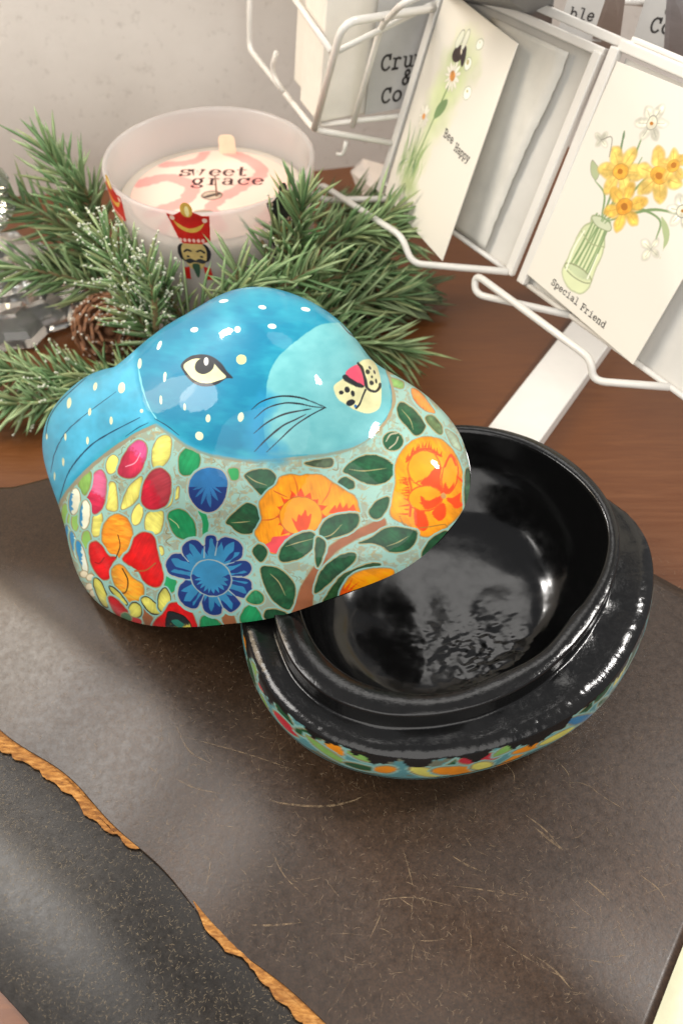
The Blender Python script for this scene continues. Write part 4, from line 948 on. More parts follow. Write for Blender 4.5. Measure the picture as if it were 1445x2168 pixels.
for q, az0 in enumerate((-95, -147, -43)):
    gu = np.linspace(-96, 96, nu); gv = np.linspace(-152, 232, nv); Gu, Gv = np.meshgrid(gu, gv)
    PN = Paint(Gu.ravel(), Gv.ravel(), (220, 200, 180), 1.4); nut_paint(PN, ((196, 30, 24), (196, 30, 24), (40, 38, 44))[q])
    hgt = 7.15+Gv.ravel()/96.0; rad = np.interp(hgt, [4, RZ-.5, RZ], [4.78, 4.9, 4.95])+.015
    ang = math.radians(az0)+(Gu.ravel()/96.0*1.02)/rad
    NV = np.c_[KX+rad*np.cos(ang), KY+rad*np.sin(ang), hgt]
    Fq = grid_faces(nv, nu); Fq = Fq[(PN.id[Fq] > 0).all(1)]
    used = np.unique(Fq); rm = np.full(len(NV), -1); rm[used] = np.arange(len(used))
    if q == 0: mp = painted('nutcracker_ink', .4)
    mesh_obj('nutcracker_print', NV[used], rm[Fq].astype(np.int32), mp, candle, True, PN.linear()[used])
# the jar stands a little tipped on the greenery
candle.rotation_euler = (math.radians(2.4), 0, 0)

# ------------------------------------------------------------------ card rack
RP = Vector((7.98, 30.73, 6.0)); ra = math.radians(-57); RA = Vector((math.cos(ra), math.sin(ra), 0)); rl = math.radians(18)
RBK = Vector((-RA.y, RA.x, 0)); RB = RBK*math.sin(rl)+Vector((0, 0, math.cos(rl))); RN = RA.cross(RB)     # RN points at the viewer's side
if RN.y > 0: RN = -RN
def rk(a, b, n=0): return RP+RA*a+RB*b+RN*n
M_WIRE = plain('white_powder_coat', (222, 218, 210), .38, .03, 90, Coat_Weight=.2)
rack = thing('card_rack', 'white wire greeting card rack with slanted pockets standing on the table', 'card rack', (14.5, 38, 0))
def bar(P, w, d, name='frame_bar'):
    """flat strip between two rack points"""
    a, b = rk(*P[0]), rk(*P[1]); T = (b-a).normalized(); S = T.cross(RN).normalized()*w/2
    mb = MB(); mb.quadbox([a-S+RN*d/2, b-S+RN*d/2, b+S+RN*d/2, a+S+RN*d/2], d, RN)
    o = mb.build(name, M_WIRE, rack, False); bevel(o, .07, 3); return o
bar([(-10.55, -.6, .05), (-10.30, 9.6, .05)], .44, .3)                 # left upright
bar([(-.46, -.12, .05), (-.62, 9.0, .05)], .46, .34)                  # the two middle uprights
bar([(.40, -.12, .06), (.08, 9.35, .06)], .46, .34)
bar([(-10.3, 9.0, .0), (-.42, 9.0, .0)], .34, .26)
bar([(-10.3, 9.55, -.25), (.5, 9.5, -.25)], .34, .26)
bar([(.1, 9.45, .0), (12.5, 9.45, .0)], .40, .28)
bar([(.25, 9.72, -.35), (12.5, 9.72, -.35)], .22, .2)
bar([(12.3, -.3, .05), (12.3, 9.5, .05)], .46, .34)
def wire(P, r=.155, f=.55, name='wire'):
    mb = MB(); mb.tube(fillet(P, f), r, 12); return mb.build(name, M_WIRE, rack)
# front lips of the two pockets
wire([rk(3.3, -.1, -.1), rk(-.79, -1.25, 1.42), rk(-1.2, -.46, 1.42), rk(6.07, -.44, 1.36), rk(6.49, -1.25, 1.15), rk(8.9, -.1, -.1)], .16, .55, 'pocket_lip')
wire([rk(-9.0, -.3, -.1), rk(-11.9, -1.7, 2.8), rk(-12.1, -.93, 2.85), rk(-5.61, -.75, 2.29), rk(-4.48, -1.58, 2.2), rk(-.45, .0, .2)], .16, .55, 'pocket_lip')
wire([rk(-10.5, -.1, 0), rk(-.4, -.1, -.1)], .12); wire([rk(.4, -.1, -.1), rk(12.3, -.1, -.1)], .12)
wire([at(1280, -40, 15.2), at(1296, 2, 14.3), at(1340, 4, 14.2), at(1460, 22, 13.4)], .14, .4, 'top_wire')
# backing panels
M_PANEL = plain('pale_backing_card', (208, 205, 198), .75, .05, 60, .1)
for a0, a1 in ((-10.4, -.55), (.42, 12.2)):
    mb = MB(); mb.quadbox([rk(a0, -.12, -.25), rk(a1, -.12, -.25), rk(a1, 9.1, -.25), rk(a0, 9.1, -.25)], .1, RN); mb.build('backing_panel', M_PANEL, rack, False)
# foot and column
f0, f1 = at(1090, 914, 1.0), at(1236, 720, 1.0); fd = (f1-f0).normalized(); fs = Vector((fd.y, -fd.x, 0))
mb = MB(); A = f0-fd*3.0; B = f0+fd*17; w_ = 1.2
mb.quadbox([A-fs*w_, A+fs*w_, B+fs*w_, B-fs*w_], .95, (0, 0, 1)); o = mb.build('foot', M_WIRE, rack, False); bevel(o, .08, 3)
cc = f0+fd*15; 
mb = MB(); mb.tube([(cc.x, cc.y, .9), (cc.x, cc.y, 40)], .5, 16); mb.build('post', M_WIRE, rack)
# pocket on the far side of the post, with its wires
K0 = Vector((-1.35, 39.15, 8.8)); KA = (Vector((-5.46, 49.94, 8.8))-K0); KQ = (Vector((2.58, 40.76, 8.8))-K0)
ka = KA.normalized(); kq = KQ.normalized(); up_ = Vector((0, 0, 1))
lean = (RB*1.0)
def kp(a, q, h): return K0+ka*a+kq*q+Vector((.10, .02, 1)).normalized()*h
def pz(u, v, z): return at(u, v, z)
wire([kp(11.3, .0, 8), kp(11.3, 0, 0), kp(0, 0, 0), rk(-10.5, 1.9, 0)], .15, .6, 'side_wire')
wire([kp(0, 0, .05), pz(725, 48, 14.4), rk(-10.35, 8.0, .05)], .17, .9, 'side_wire')
wire([pz(706, 112, 12.9), rk(-10.4, 8.2, .1)], .13, .3, 'side_wire')
wire([pz(700, 108, 12.9), kp(11.2, .2, 5.2)], .14, .3, 'side_wire')
wire([kp(.4, .5, .0), rk(-10.4, 3.4, -.6)], .13, .3, 'side_wire')
wire([pz(745, 268, 8.7), pz(806, 55, 13.4), pz(850, 8, 15.4), pz(960, -40, 16)], .14, .8, 'side_wire')
wire([pz(600, 195, 9.4), pz(573, 150, 10.2), pz(585, 110, 11.3)], .12, .8, 'side_wire')
wire([pz(732, 300, 8.3), pz(726, 328, 7.6), pz(712, 326, 7.6)], .10, .3, 'side_wire')
M_CARD = plain('card_stock', (232, 226, 212), .7, .02, 300, .05)
M_GREYC = plain('shaded_card_stock', (176, 174, 170), .75, .03, 200, .05)  # shade on the card backs is put into this grey
M_ENV = plain('white_envelope', (226, 220, 208), .75, .03, 160, .06)
M_TYPE = plain('typewriter_ink', (42, 38, 36), .7, .1)
def block(name, a0, a1, q0, q1, h0, h1, mat, label, group=None, cat='envelopes'):
    V = [kp(a, q, h) for h in (h0, h1) for a, q in ((a0, q0), (a1, q0), (a1, q1), (a0, q1))]
    F = [(3, 2, 1, 0), (4, 5, 6, 7), (0, 1, 5, 4), (1, 2, 6, 5), (2, 3, 7, 6), (3, 0, 4, 7)]
    o = mesh_obj(name, V, F, mat, None, False); bevel(o, .12, 3); o['label'] = label; o['category'] = cat
    if group: o['group'] = group
    return o
block('envelope_stack', .25, 3.0, .25, 9.5, .18, 15, M_ENV, 'nearer stack of white envelopes in the side pocket of the wire rack', 'envelope stacks')
block('envelope_stack', 3.35, 5.6, .8, 9.0, .18, 15, M_ENV, 'farther stack of white envelopes beside the hooked side wire', 'envelope stacks')
# shaded cards printed with a maker's name
def brand_card(origin, ex, ey, nrm, w, h, label, lines, size):
    origin, ex, ey, nrm = Vector(origin), Vector(ex).normalized(), Vector(ey).normalized(), Vector(nrm).normalized()
    mb = MB(); mb.quadbox([origin, origin+ex*w, origin+ex*w+ey*h, origin+ey*h], .06, nrm)
    o = mb.build('greeting_card', M_GREYC, None, False); o['label'] = label; o['category'] = 'greeting card'; o['group'] = 'grey backed greeting cards'
    mb = MB()
    for tx, x0, y0 in lines: lettering(mb, tx, lambda x, y: origin+ex*x+ey*y+nrm*.012, x0, y0, size, .62, .12)
    mb.build('lettering', M_TYPE, o, False); return o
nb = -ka
brand_card(kp(-.02, 2.7, .3), kq, kp(0, 0, 1)-kp(0, 0, 0), nb, 7.0, 8.0, 'grey card back reading Crumb behind the left upright of the rack', [('Crumb', .5, 1.95), ('&', 1.75, 1.15), ('Co', .75, .42)], .98)
b1 = at(1330, 110, 12.5)
ex_ = Vector((1, -.28, -.02)); 
brand_card(b1, ex_, (.16, .30, .94), (-.25, -.9, .3), 2.3, 6.5, 'small grey card back reading Crumb above the daffodil card', [('umb', .46, 2.25), ('&', .95, 1.55), ('Com', .55, .85)], .80)
b2 = at(1176, 78, 13.0)
brand_card(b2, ex_, (.2, .3, .94), (-.25, -.9, .3), 2.0, 6.0, 'grey card strip with half hidden letters behind the rack top', [('ble', .3, .75)], .6)
def loose(name, px, zs, thick, mat, label, cat, nrm=(-.3, -.9, .3)):
    mb = MB(); mb.quadbox([at(u, v, z) for (u, v), z in zip(px, zs)], thick, nrm); o = mb.build(name, mat, None, False); o['label'] = label; o['category'] = cat; return o
M_FOLD = plain('folded_paper', (190, 180, 172), .8, .04, 120)  # the folded paper's own beige
loose('paper_fold', [(1248, 95), (1308, 108), (1330, -60), (1300, -60)], [12.6, 12.4, 17, 17], .1, M_FOLD, 'beige folded paper between the two grey cards behind the rack', 'paper')
loose('envelope', [(1402, 140), (1500, 170), (1530, -40), (1412, -40)], [12.0, 11.5, 17, 17], .15, plain('blue_grey_envelope', (186, 188, 192), .7), 'pale blue grey envelope at the upper right behind the rack', 'envelope')
loose('envelope', [(945, -5), (1165, 62), (1180, -80), (960, -80)], [14.2, 13.6, 17.5, 17.8], .2, plain('silver_grey_envelope', (150, 148, 146), .7, .1, 60), 'wide grey envelope leaning behind the top rail', 'envelope')
t = NT('torn_board'); co = t.coords(); nz = t.noise(co, 60, 5)
t.set(Base_Color=t.ramp(nz, [(.3, rgba(200, 197, 188)), (.7, rgba(218, 214, 204))]), Roughness=.85); t.bump(nz, .3, .1)
# rough sheet that lies over the right half of the first pocket's backing
n = 40; rnd = random.Random(3); V = []
for i in range(n):
    b = .15+8.4*i/(n-1); e = -2.35+.35*math.exp(-((b-8)/3)**2)+.03*rnd.uniform(-1, 1)
    for j in range(8):
        a = -6.8+(e+6.8)*j/7; V.append(rk(a, b, .0+.10*(j/7)**3))
tb = mesh_obj('torn_sheet', V, grid_faces(n, 8), t.m); sol = tb.modifiers.new('thickness', 'SOLIDIFY'); sol.thickness = .05*U
tb['label'] = 'grey sheet with a rough torn right edge in the first rack pocket'; tb['category'] = 'paper'

# ------------------------------------------------------------------ the two greeting cards
def picture_card(name, C4, nu, nv, painter, mat, label, thick=.05, bend=0.0):
    """C4: bottom left, bottom right, top right, top left; picture coordinates 0..100 by 0..140"""
    BL, BR, TR, TL = [Vector(c) for c in C4]
    uu, vv = np.meshgrid(np.linspace(0, 1, nu), np.linspace(0, 1, nv)); u_ = uu.ravel()[:, None]; v_ = vv.ravel()[:, None]
    nrm = np.array((BR-BL).cross(TL-BL).normalized())
    V = (np.array(BL)*(1-u_)+np.array(BR)*u_)*(1-v_)+(np.array(TL)*(1-u_)+np.array(TR)*u_)*v_+nrm*bend*np.sin(np.pi*u_)
    PP = Paint(u_[:, 0]*100, v_[:, 0]*140, (228, 222, 209), .35); painter(PP)
    o = mesh_obj(name, V, grid_faces(nv, nu), mat, None, True, PP.linear())
    s_ = o.modifiers.new('thickness', 'SOLIDIFY'); s_.thickness = thick*U; s_.offset = -1
    o['label'] = label; o['category'] = 'greeting card'; o['group'] = 'picture greeting cards'
    def place(x, y):
        u, v = x/100, y/140; p = (BL*(1-u)+BR*u)*(1-v)+(TL*(1-u)+TR*u)*v; return p+Vector(nrm)*(bend*math.sin(math.pi*u)+.012)
    return o, place
M_PRINT = painted('printed_card', .6, 0, .05, 500)
def daff(P):
    g1, g2 = (120, 146, 96), (176, 190, 140)
    # jar
    jar = [(26, 17), (34, 12), (44, 13), (49, 19), (47, 30), (46, 46), (42, 53), (43, 58), (30, 58), (30, 53), (26, 47), (25, 30)]
    P.poly(jar, (214, 220, 176), outline=(.5, (150, 158, 116), .9), var=.06, soft=.8, alpha=.8)
    for k, (x0, x1) in enumerate(((29, 31), (33, 33), (36, 36), (39, 38), (42, 41), (44, 42), (31, 36))): P.stroke([(x0, 22+k % 3), ((x0+x1)/2+.5, 40), (x1, 60)], 1.3, g1, soft=.6, alpha=.7)
    P.poly(ellipse(37, 24, 11, 3.4, 4), (190, 200, 160), soft=1, alpha=.5); P.stroke(ellipse(37, 23, 11.5, 3.6, 4), .7, (140, 146, 110)); P.poly(ellipse(36.5, 57, 7.5, 2.4), (206, 212, 180), outline=(.5, (140, 150, 112), .9), alpha=.7); P.stroke([(26, 46), (36, 43), (46, 46)], .7, (160, 168, 126))
    P.stroke([(28, 20), (26.5, 34), (28, 47)], 1.2, (236, 238, 214), alpha=.8); P.stroke([(45, 24), (44, 40)], 1.0, (240, 240, 220), alpha=.8)
    # leaves and stems
    for pts in ([(36, 58), (33, 80), (24, 108)], [(37, 58), (38, 88), (36, 112)], [(39, 58), (46, 80), (52, 96)], [(38, 60), (52, 74), (70, 76), (74, 66)], [(35, 60), (30, 72), (20, 76)], [(37, 60), (41, 84), (42, 100)], [(40, 60), (62, 78), (80, 84)]):
        P.stroke(pts, 1.5, g1, soft=.6, taper=.5, alpha=.85)
    P.poly([(70, 78), (80, 72), (82, 58), (78, 68)], g2, alpha=.8); P.poly([(24, 108), (28, 92), (31, 80), (29, 94)], (110, 136, 100), alpha=.9); P.poly([(20, 76), (13, 80), (12, 86), (20, 82)], (170, 180, 140), outline=(.3, (130, 130, 110), .9))
    def bloom(cx, cy, r, rot, col, ink, n=6, core=None):
        for k in range(n):
            a = rot+k*360/n; ca, sa = math.cos(math.radians(a)), math.sin(math.radians(a))
            q = [(cx+ca*r*f-sa*r*h, cy+sa*r*f+ca*r*h) for f, h in ((.1, 0), (.5, .26), (.85, .2), (1.05, 0), (.85, -.22), (.5, -.24))]
            P.poly(q, col, outline=(.25, ink, .55), var=.3, vs=4, soft=1.4, alpha=.74, wob=1.4)
            P.stroke([(cx, cy), (cx+ca*r*.8, cy+sa*r*.8)], .45, ink, alpha=.6)
        if core: 
            P.poly(ellipse(cx, cy, r*.36, r*.3, rot), core, outline=(.5, ink, .9), var=.2, vs=3); P.poly(ellipse(cx, cy, r*.14, r*.12), (176, 110, 20))
    Yb_, Yk, Yc = (236, 200, 104), (190, 146, 62), (226, 166, 58)
    bloom(33, 88, 15, 20, Yb_, Yk, 6, Yc); bloom(57, 96, 15, 5, Yb_, Yk, 6, Yc); bloom(46, 72, 14, 40, (238, 190, 84), Yk, 6, (224, 156, 48)); bloom(62, 104, 9, 50, (234, 194, 98), Yk, 5, Yc)
    Wb, Wk = (232, 228, 208), (140, 138, 126)
    bloom(38, 118, 10, 80, Wb, Wk, 6, (214, 208, 186)); bloom(80, 86, 9, 15, Wb, Wk, 6, (220, 214, 190)); bloom(12, 98, 5, 250, (224, 222, 200), Wk, 4); bloom(74, 60, 6.5, 260, (228, 224, 200), Wk, 4); P.stroke([(12, 98), (18, 102), (22, 92)], .6, Wk)
sp, spl = picture_card('greeting_card', [rk(.50, .42, .22), rk(7.36, .02, .52), rk(7.2, 9.1, .1), rk(.36, 8.95, .12)], 260, 360, daff, M_PRINT, 'cream card with daffodils in a glass jar reading Special Friend')
mb = MB(); lettering(mb, 'Special', spl, 22, 5.9, 6.0, .60, .10); lettering(mb, 'Friend', spl, 50, 5.6, 6.0, .60, .10); mb.build('lettering', M_TYPE, sp, False)
def beeart(P):
    P.poly([(30, 70), (24, 90), (34, 120), (52, 126), (66, 112), (56, 90), (48, 70)], (206, 218, 160), soft=16, alpha=.75, var=.2, wob=6); P.poly([(20, 40), (30, 76), (46, 70), (40, 40)], (208, 218, 166), soft=14, alpha=.6, wob=5)
    rr = random.Random(4)
    for k in range(46):
        x = rr.uniform(8, 40); h = rr.uniform(14, 38); P.stroke([(x, rr.uniform(12, 22)), (x+rr.uniform(-3, 5), 20+h*.5), (x+rr.uniform(-6, 12), 20+h)], rr.uniform(.6, 1.6), rr.choice([(122, 150, 96), (96, 128, 84), (156, 178, 120), (180, 194, 140)]), taper=.9, soft=.7, alpha=.75)
    P.stroke([(26, 22), (34, 60), (42, 96)], 1.2, (110, 138, 88)); P.stroke([(24, 26), (24, 50), (22, 64)], 1.0, (120, 146, 96)); P.poly([(36, 80), (46, 86), (44, 76), (36, 70)], (122, 150, 100), alpha=.8)
    def daisy(cx, cy, r):
        for k in range(13):
            a = k*27.7; P.poly(ellipse(cx+math.cos(math.radians(a))*r*.62, cy+math.sin(math.radians(a))*r*.62, r*.42, r*.13, a), (240, 235, 220), outline=(.25, (186, 180, 160), .6), soft=.8, alpha=.85)
        P.poly(ellipse(cx, cy, r*.3, r*.28), (206, 140, 70), var=.3, vs=3)
    daisy(42, 100, 9.5); daisy(22, 66, 7.5)
    P.poly(ellipse(40, 113, 7, 5, 30), (60, 46, 44), var=.3, vs=3, wob=1); P.poly(ellipse(45, 118, 3, 4.5, 30), (236, 226, 200)); P.poly(ellipse(48, 114, 2.6, 6, 20), (50, 40, 44)); P.poly(ellipse(37, 121, 3, 6, -20), (214, 216, 196), outline=(.4, (110, 110, 100), .9)); P.poly(ellipse(44, 123, 2.4, 6, -8), (220, 220, 200), outline=(.4, (110, 110, 100), .9))
    for x, y in ((56, 112), (66, 98), (62, 126)): P.poly(ellipse(x, y, 4, 3.4, 30), (240, 240, 226), outline=(.4, (150, 156, 130), .9)); P.poly(ellipse(x-1, y+1, 1.2, 1), (180, 170, 120))
    P.poly([(18, 20), (30, 12), (44, 20), (36, 30), (24, 30)], (190, 202, 150), soft=6, alpha=.6, wob=3)
bee, bpl = picture_card('greeting_card', [rk(-10.0, -.45, .2), at(935, 552, 5.7), at(1095, 92, 14.0), rk(-9.9, 8.9, .2)], 220, 330, beeart, M_PRINT, 'twisted cream card with daisies and a bumblebee reading Bee Happy', .05, .08)
mb = MB(); lettering(mb, 'Bee', bpl, 55, 66, 7.5, .60, .10); lettering(mb, 'Happy', bpl, 72, 64, 7.2, .56, .10); mb.build('lettering', M_TYPE, bee, False)
loose('paper_tag', [(742, 362), (768, 336), (824, 352), (816, 420), (760, 410)], [1.8, 1.8, 1.8, .6, .6], .08, plain('beige_tag', (206, 194, 182), .75), 'beige paper tag lying behind the greenery under the rack', 'paper tag', (0, -.4, .9))

# ------------------------------------------------------------------ artificial pine greenery
t = NT('pine_needles'); a = t.add('ShaderNodeAttribute'); a.attribute_name = 'paint'
t.set(Base_Color=a.outputs['Color'], Roughness=.5)
tr = t.add('ShaderNodeBsdfTranslucent'); t.link(a.outputs['Color'], tr.inputs[0]); m1 = t.add('ShaderNodeMixShader'); m1.inputs[0].default_value = .22
t.link(t.b.outputs[0], m1.inputs[1]); t.link(tr.outputs[0], m1.inputs[2]); t.link(m1.outputs[0], t.out.inputs[0])
M_NEED = t.m
M_STEM = plain('wrapped_stem', (112, 96, 62), .8, .3, 400)
M_FLOCK = plain('frost_flock', (210, 213, 192), .9, .06, 500, .3)
def needle(mb, p, d, L, r, col, bend):
    d = d.normalized(); x = d.orthogonal().normalized(); y = d.cross(x); V = []; C_ = []
    k = 4
    for i in range(k):
        q = i/k; c = p+d*L*q+bend*(L*q*q); rr = r*(1.0-.35*abs(2*q-.9))
        for j in range(3):
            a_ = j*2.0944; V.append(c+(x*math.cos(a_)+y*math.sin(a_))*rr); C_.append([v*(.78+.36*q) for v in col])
    V.append(p+d*L+bend*L); C_.append([v*1.2 for v in col])
    F = []
    for i in range(k-1):
        for j in range(3): F.append((i*3+j, i*3+(j+1) % 3, (i+1)*3+(j+1) % 3, (i+1)*3+j))
    F += [((k-1)*3+j, (k-1)*3+(j+1) % 3, k*3) for j in range(3)]
    mb.add(V, F, C_)
def blob(mb, p, r, rnd):
    V = []
    for z_, n_, q in ((-.9, 1, 0), (-.3, 5, .95), (.45, 5, .85), (1, 1, 0)):
        for k in range(n_):
            a_ = 6.283*k/max(1, n_)+z_; rr = r*q*rnd.uniform(.7, 1.25)
            V.append(p+Vector((math.cos(a_)*rr, math.sin(a_)*rr, z_*r*rnd.uniform(.7, 1.2))))
    F = [(0, 1+(k+1) % 5, 1+k) for k in range(5)]+[(1+k, 1+(k+1) % 5, 6+(k+1) % 5, 6+k) for k in range(5)]+[(6+k, 6+(k+1) % 5, 11) for k in range(5)]
    mb.add(V, F)
GREENS = [(148, 174, 122), (132, 162, 110), (168, 188, 138), (110, 144, 94), (156, 168, 116)]
def sprig(parent, base, mid, tip, n, L=2.6, r=.098, tone=1.0, frost=0, seed=0, spread=(38, 66)):
    rnd = random.Random(seed); B, M, T = Vector(base), Vector(mid), Vector(tip)
    path = [B*(1-q)**2+M*2*q*(1-q)+T*q*q for q in [i/18 for i in range(19)]]
    mb = MB(); mb.tube(path, [.15*(1-.5*i/18) for i in range(19)], 7); st = mb.build('sprig', M_STEM, parent)
    n = int(n*.58); mb = MB(); fb = MB(); ph = rnd.random()*6
    for k in range(n):
        q = (k+rnd.random())/n; q = q**.93
        i = min(17, int(q*18)); f = q*18-i; p = path[i].lerp(path[i+1], f); d = (path[i+1]-path[i]).normalized()
        x = d.orthogonal().normalized(); y = d.cross(x); ph += 2.39996+rnd.uniform(-.4, .4)
        out = x*math.cos(ph)+y*math.sin(ph)
        an = math.radians(rnd.uniform(*spread))*(1-.55*q**4)
        nd = d*math.cos(an)+out*math.sin(an)
        l = L*rnd.uniform(.7, 1.2)*(1-.22*q)
        if p.z+nd.z*l < .25: nd.z = (.25-p.z)/l
        if any((p+nd*(l*w_)-Vector((KX, KY, p.z+nd.z*l*w_))).length < 5.12 and p.z+nd.z*l*w_ < 9.4 for w_ in (.3, .7, 1.1)): continue
        cc_ = rnd.choice(GREENS); sh = tone*rnd.uniform(.8, 1.18)
        bend = d*rnd.uniform(.02, .24)+Vector((rnd.gauss(0, .11), rnd.gauss(0, .11), rnd.gauss(-.02, .10)))
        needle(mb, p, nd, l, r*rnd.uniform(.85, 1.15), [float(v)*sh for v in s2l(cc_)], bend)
        if rnd.random() < frost:
            for _ in range(6): 
                qq = rnd.triangular(.2, 1.0, .95); blob(fb, p+nd.normalized()*l*qq+bend*l*qq*qq+Vector((rnd.gauss(0, .04), rnd.gauss(0, .04), .05)), rnd.uniform(.03, .08), rnd)
    if mb.V: mb.build('needles', M_NEED, st)
    if fb.V: fb.build('frost', M_FLOCK, st)
def S(parent, b, m, t_, n=150, **k): sprig(parent, at(*b), at(*m), at(*t_), n, **k)
gar = thing('pine_garland', 'green artificial pine garland with frosted tips wrapped around the candle jar', 'garland', (-8, 30, 0))
S(gar, (235, 600, 2.0), (190, 450, 6.0), (108, 325, 8.6), 190, L=2.6, seed=1)
S(gar, (240, 560, 2.5), (120, 455, 5.5), (-25, 400, 6), 150, L=2.6, seed=2)
S(gar, (215, 520, 3.0), (215, 470, 5.2), (175, 395, 7.5), 110, L=2.6, seed=21, tone=.85)
S(gar, (250, 640, 2.0), (130, 560, 4.2), (-20, 570, 4.6), 130, L=2.5, seed=3)
S(gar, (330, 700, 3.3), (268, 600, 5.7), (222, 505, 7.5), 150, L=2.2, frost=.9, seed=4, tone=1.12)
S(gar, (330, 690, 3.5), (300, 600, 5.1), (285, 520, 6.7), 90, L=1.9, frost=.9, seed=41, tone=1.15)
S(gar, (340, 730, 3.1), (300, 690, 4.1), (270, 640, 4.9), 80, L=1.8, frost=1.0, seed=5, tone=1.1)
S(gar, (380, 700, 3.3), (470, 620, 5.9), (560, 592, 6.5), 90, L=2.2, seed=6, tone=1.1, spread=(25, 55))
S(gar, (560, 690, 3.3), (500, 620, 5.7), (500, 565, 6.6), 60, L=2.0, seed=7)
S(gar, (600, 700, 3.3), (590, 590, 5.9), (550, 500, 7.1), 90, L=2.2, seed=8, tone=1.05)
S(gar, (640, 620, 3.7), (625, 520, 6.7), (640, 425, 8.9), 150, L=2.5, seed=9)
S(gar, (600, 560, 3.5), (720, 470, 5.4), (850, 505, 5.0), 210, L=2.5, seed=10, tone=1.08)
S(gar, (600, 640, 3.0), (720, 560, 4.2), (850, 580, 3.6), 170, L=2.4, seed=11)
S(gar, (590, 700, 2.6), (720, 640, 3.6), (855, 625, 3.2), 170, L=2.4, seed=12, tone=1.05)
S(gar, (640, 730, 2.4), (740, 710, 3.2), (850, 742, 2.6), 170, L=2.6, seed=13, tone=1.05)
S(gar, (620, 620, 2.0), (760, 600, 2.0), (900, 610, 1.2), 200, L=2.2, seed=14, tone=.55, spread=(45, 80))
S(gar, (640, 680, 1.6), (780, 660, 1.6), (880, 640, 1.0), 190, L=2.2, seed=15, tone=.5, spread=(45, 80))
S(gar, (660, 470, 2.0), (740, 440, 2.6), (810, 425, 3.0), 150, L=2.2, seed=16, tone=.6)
S(gar, (420, 720, 1.6), (520, 680, 2.6), (620, 660, 3.0), 150, L=2.3, seed=17, tone=.9)
S(gar, (400, 700, 2.9), (360, 640, 4.3), (350, 600, 5.7), 90, L=2.0, seed=18, frost=.35)
S(gar, (560, 620, 3.0), (700, 520, 4.4), (800, 560, 3.2), 150, L=2.4, seed=19, tone=.8)
S(gar, (700, 520, 4.6), (790, 470, 5.6), (830, 450, 6.0), 90, L=2.2, seed=20, tone=1.1)
S(gar, (660, 640, 4.1), (620, 560, 6.1), (572, 468, 7.7), 110, L=2.1, seed=50, tone=1.05, frost=.1)
S(gar, (330, 700, 4.1), (330, 620, 6.0), (312, 565, 7.1), 60, L=1.8, seed=52, tone=1.12, frost=.9)
S(gar, (540, 640, 4.9), (610, 600, 6.1), (680, 560, 6.5), 80, L=2.0, seed=53, tone=1.1)
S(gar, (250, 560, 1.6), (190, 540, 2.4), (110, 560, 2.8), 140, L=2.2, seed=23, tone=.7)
lo_ = thing('pine_sprig', 'loose frosted pine sprig lying on the table left of the blue rabbit ear', 'pine sprig', (*at(150, 820, 0)[:2], 0))
S(lo_, (330, 810, 1.2), (190, 810, 1.9), (-60, 770, 2.0), 330, L=2.1, frost=.20, seed=30, spread=(45, 80))
S(lo_, (250, 830, 1.2), (130, 850, 1.6), (-40, 860, 1.6), 240, L=2.0, frost=.18, seed=31, spread=(45, 80))

# pine cone
M_SCALE = NT('cone_scale'); co = M_SCALE.coords(); nz = M_SCALE.noise(co, 260, 4)
M_SCALE.set(Base_Color=M_SCALE.ramp(nz, [(.3, rgba(84, 54, 36)), (.7, rgba(150, 102, 68))]), Roughness=.75); M_SCALE = M_SCALE.m
pc = at(228, 695, 1.55); cone = thing('pine_cone', 'small brown pine cone with frosted scale tips beside the glass candlestick', 'pine cone', (pc.x, pc.y, 0))
ax = Vector((.35, -.75, .45)).normalized(); cx_ = ax.orthogonal().normalized(); cy_ = ax.cross(cx_); rnd = random.Random(9)
mb = MB(); core = [pc-ax*1.5+ax*3.0*i/8 for i in range(9)]; mb.tube(core, [.5, .8, .9, .9, .8, .7, .5, .35, .2], 10); mb.build('core', M_SCALE, cone)
mb = MB(); fb = MB()
for k in range(64):
    q = k/63; ph = k*2.39996; o_ = cx_*math.cos(ph)+cy_*math.sin(ph); sd = ax.cross(o_)
    h = -1.35+2.75*q; rr = 1.95*math.sin(math.pi*(.12+.80*q))**.8+.15; el = .15+1.0*q
    dr = (o_*math.cos(el)+ax*math.sin(el)).normalized(); nn = dr.cross(sd).normalized()
    b = pc+ax*(h-.25)+o_*.3; e = b+dr*rr*.85; w = .42*rr/1.4+.12
    V = []
    for q2, ww, th in ((0, .25, .10), (.55, .8, .10), (.85, 1.0, .13), (1.0, .55, .16)):
        c = b+(e-b)*q2+nn*(.12*q2*q2)
        V += [c-sd*w*ww-nn*th/2, c+sd*w*ww-nn*th/2, c+sd*w*ww*.8+nn*th/2, c-sd*w*ww*.8+nn*th/2]
    F = [(0, 1, 2, 3)[::-1], (12, 13, 14, 15)]+[(i*4+j, i*4+(j+1) % 4, (i+1)*4+(j+1) % 4, (i+1)*4+j) for i in range(3) for j in range(4)]
    mb.add(V, F)
    for _ in range(5):
        if rnd.random() < .75: blob(fb, e+sd*w*rnd.uniform(-.8, .8)+nn*.06-dr*rnd.uniform(-.02, .12), rnd.uniform(.04, .085), rnd)
mb.build('scales', M_SCALE, cone, False); fb.build('frost', plain('frosted_tips', (206, 198, 184), .9, .1, 500), cone)

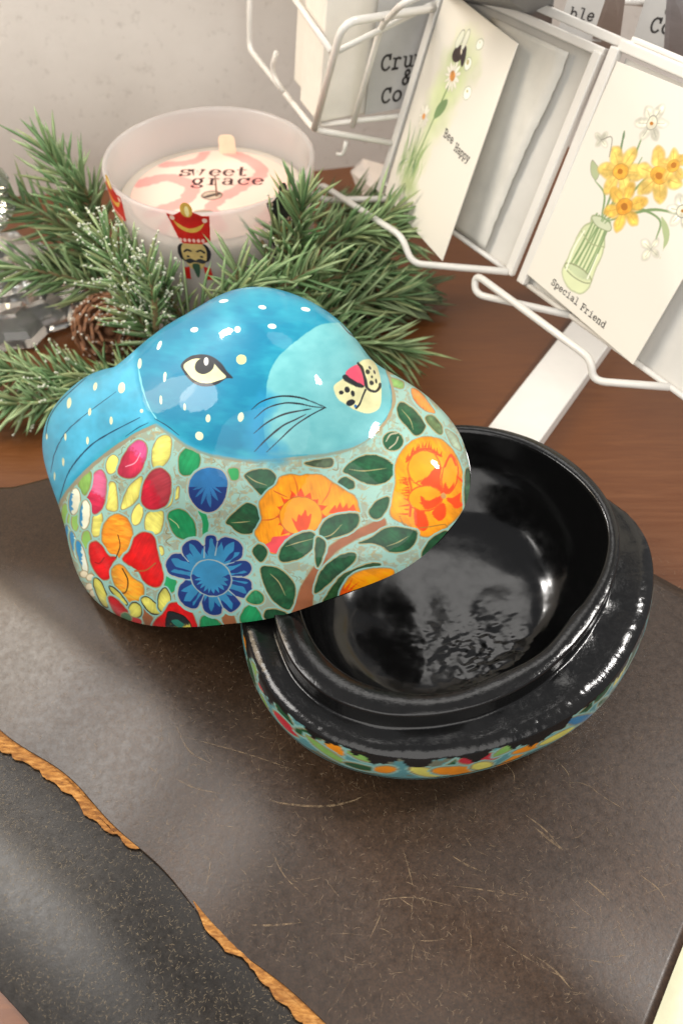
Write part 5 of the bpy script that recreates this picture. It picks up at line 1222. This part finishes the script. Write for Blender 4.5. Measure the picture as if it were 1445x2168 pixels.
# cut glass candlestick at the left edge
t = NT('cut_crystal'); t.set(Base_Color=(.97, .98, .95, 1), Roughness=.01, IOR=1.52); t.b.inputs['Transmission Weight'].default_value = .93
M_CRY = t.m
gx_, gy_ = -19.6, 37.2
def facet_lathe(prof, n, twist=0.0, flute=.0):
    V = []
    for i, (r_, z_) in enumerate(prof):
        for k in range(n):
            a_ = 2*math.pi*(k+.5*(i % 2)*twist)/n; rr = r_*(1-flute*(k % 2)); V.append((gx_+rr*math.cos(a_), gy_+rr*math.sin(a_), z_))
    F = list(map(tuple, grid_faces(len(prof), n, True)))+[tuple(range(n))[::-1], tuple((len(prof)-1)*n+k for k in range(n))]
    return V, F
cs = thing('glass_candlestick', 'clear cut glass candlestick with a fluted foot at the left edge', 'candlestick', (gx_, gy_, 0))
V, F = facet_lathe([(4.9, .02), (5.35, .2), (5.35, .75), (5.0, 1.05), (4.1, 1.35), (3.9, 1.5)], 28, 0, .10); mesh_obj('foot', V, F, M_CRY, cs, False)
V, F = facet_lathe([(3.7, 1.51), (3.75, 2.3), (3.5, 2.6), (2.2, 2.9), (1.3, 3.6), (1.1, 4.4)], 20, 0, .12); mesh_obj('stem', V, F, M_CRY, cs, False)
V, F = facet_lathe([(1.2, 4.41), (2.4, 4.9), (2.95, 5.6), (2.6, 6.2), (2.95, 6.8), (2.3, 7.4), (1.6, 7.7)], 16, 1); mesh_obj('knop', V, F, M_CRY, cs, False)
V, F = lathe([(0, 7.72), (1.2, 7.8), (2.2, 8.6), (2.5, 9.6), (2.3, 10.8), (2.22, 10.8), (2.4, 9.6), (2.1, 8.7), (1.1, 7.95), (0, 7.9)], 40, (gx_, gy_, 0)); mesh_obj('cup', V, F, M_CRY, cs)

# ------------------------------------------------------------------ origins of one-mesh things to their base
for o in list(scene.objects):
    if o.type == 'MESH' and o.parent is None and not o.get('kind'):
        n_ = len(o.data.vertices); A_ = np.empty(n_*3, np.float32); o.data.vertices.foreach_get('co', A_); A_ = A_.reshape(-1, 3)
        c = Vector(((A_[:, 0].min()+A_[:, 0].max())/2, (A_[:, 1].min()+A_[:, 1].max())/2, A_[:, 2].min()))
        o.data.transform(Matrix.Translation(-c)); o.location = c
        for ch in o.children: ch.location = ch.location-c
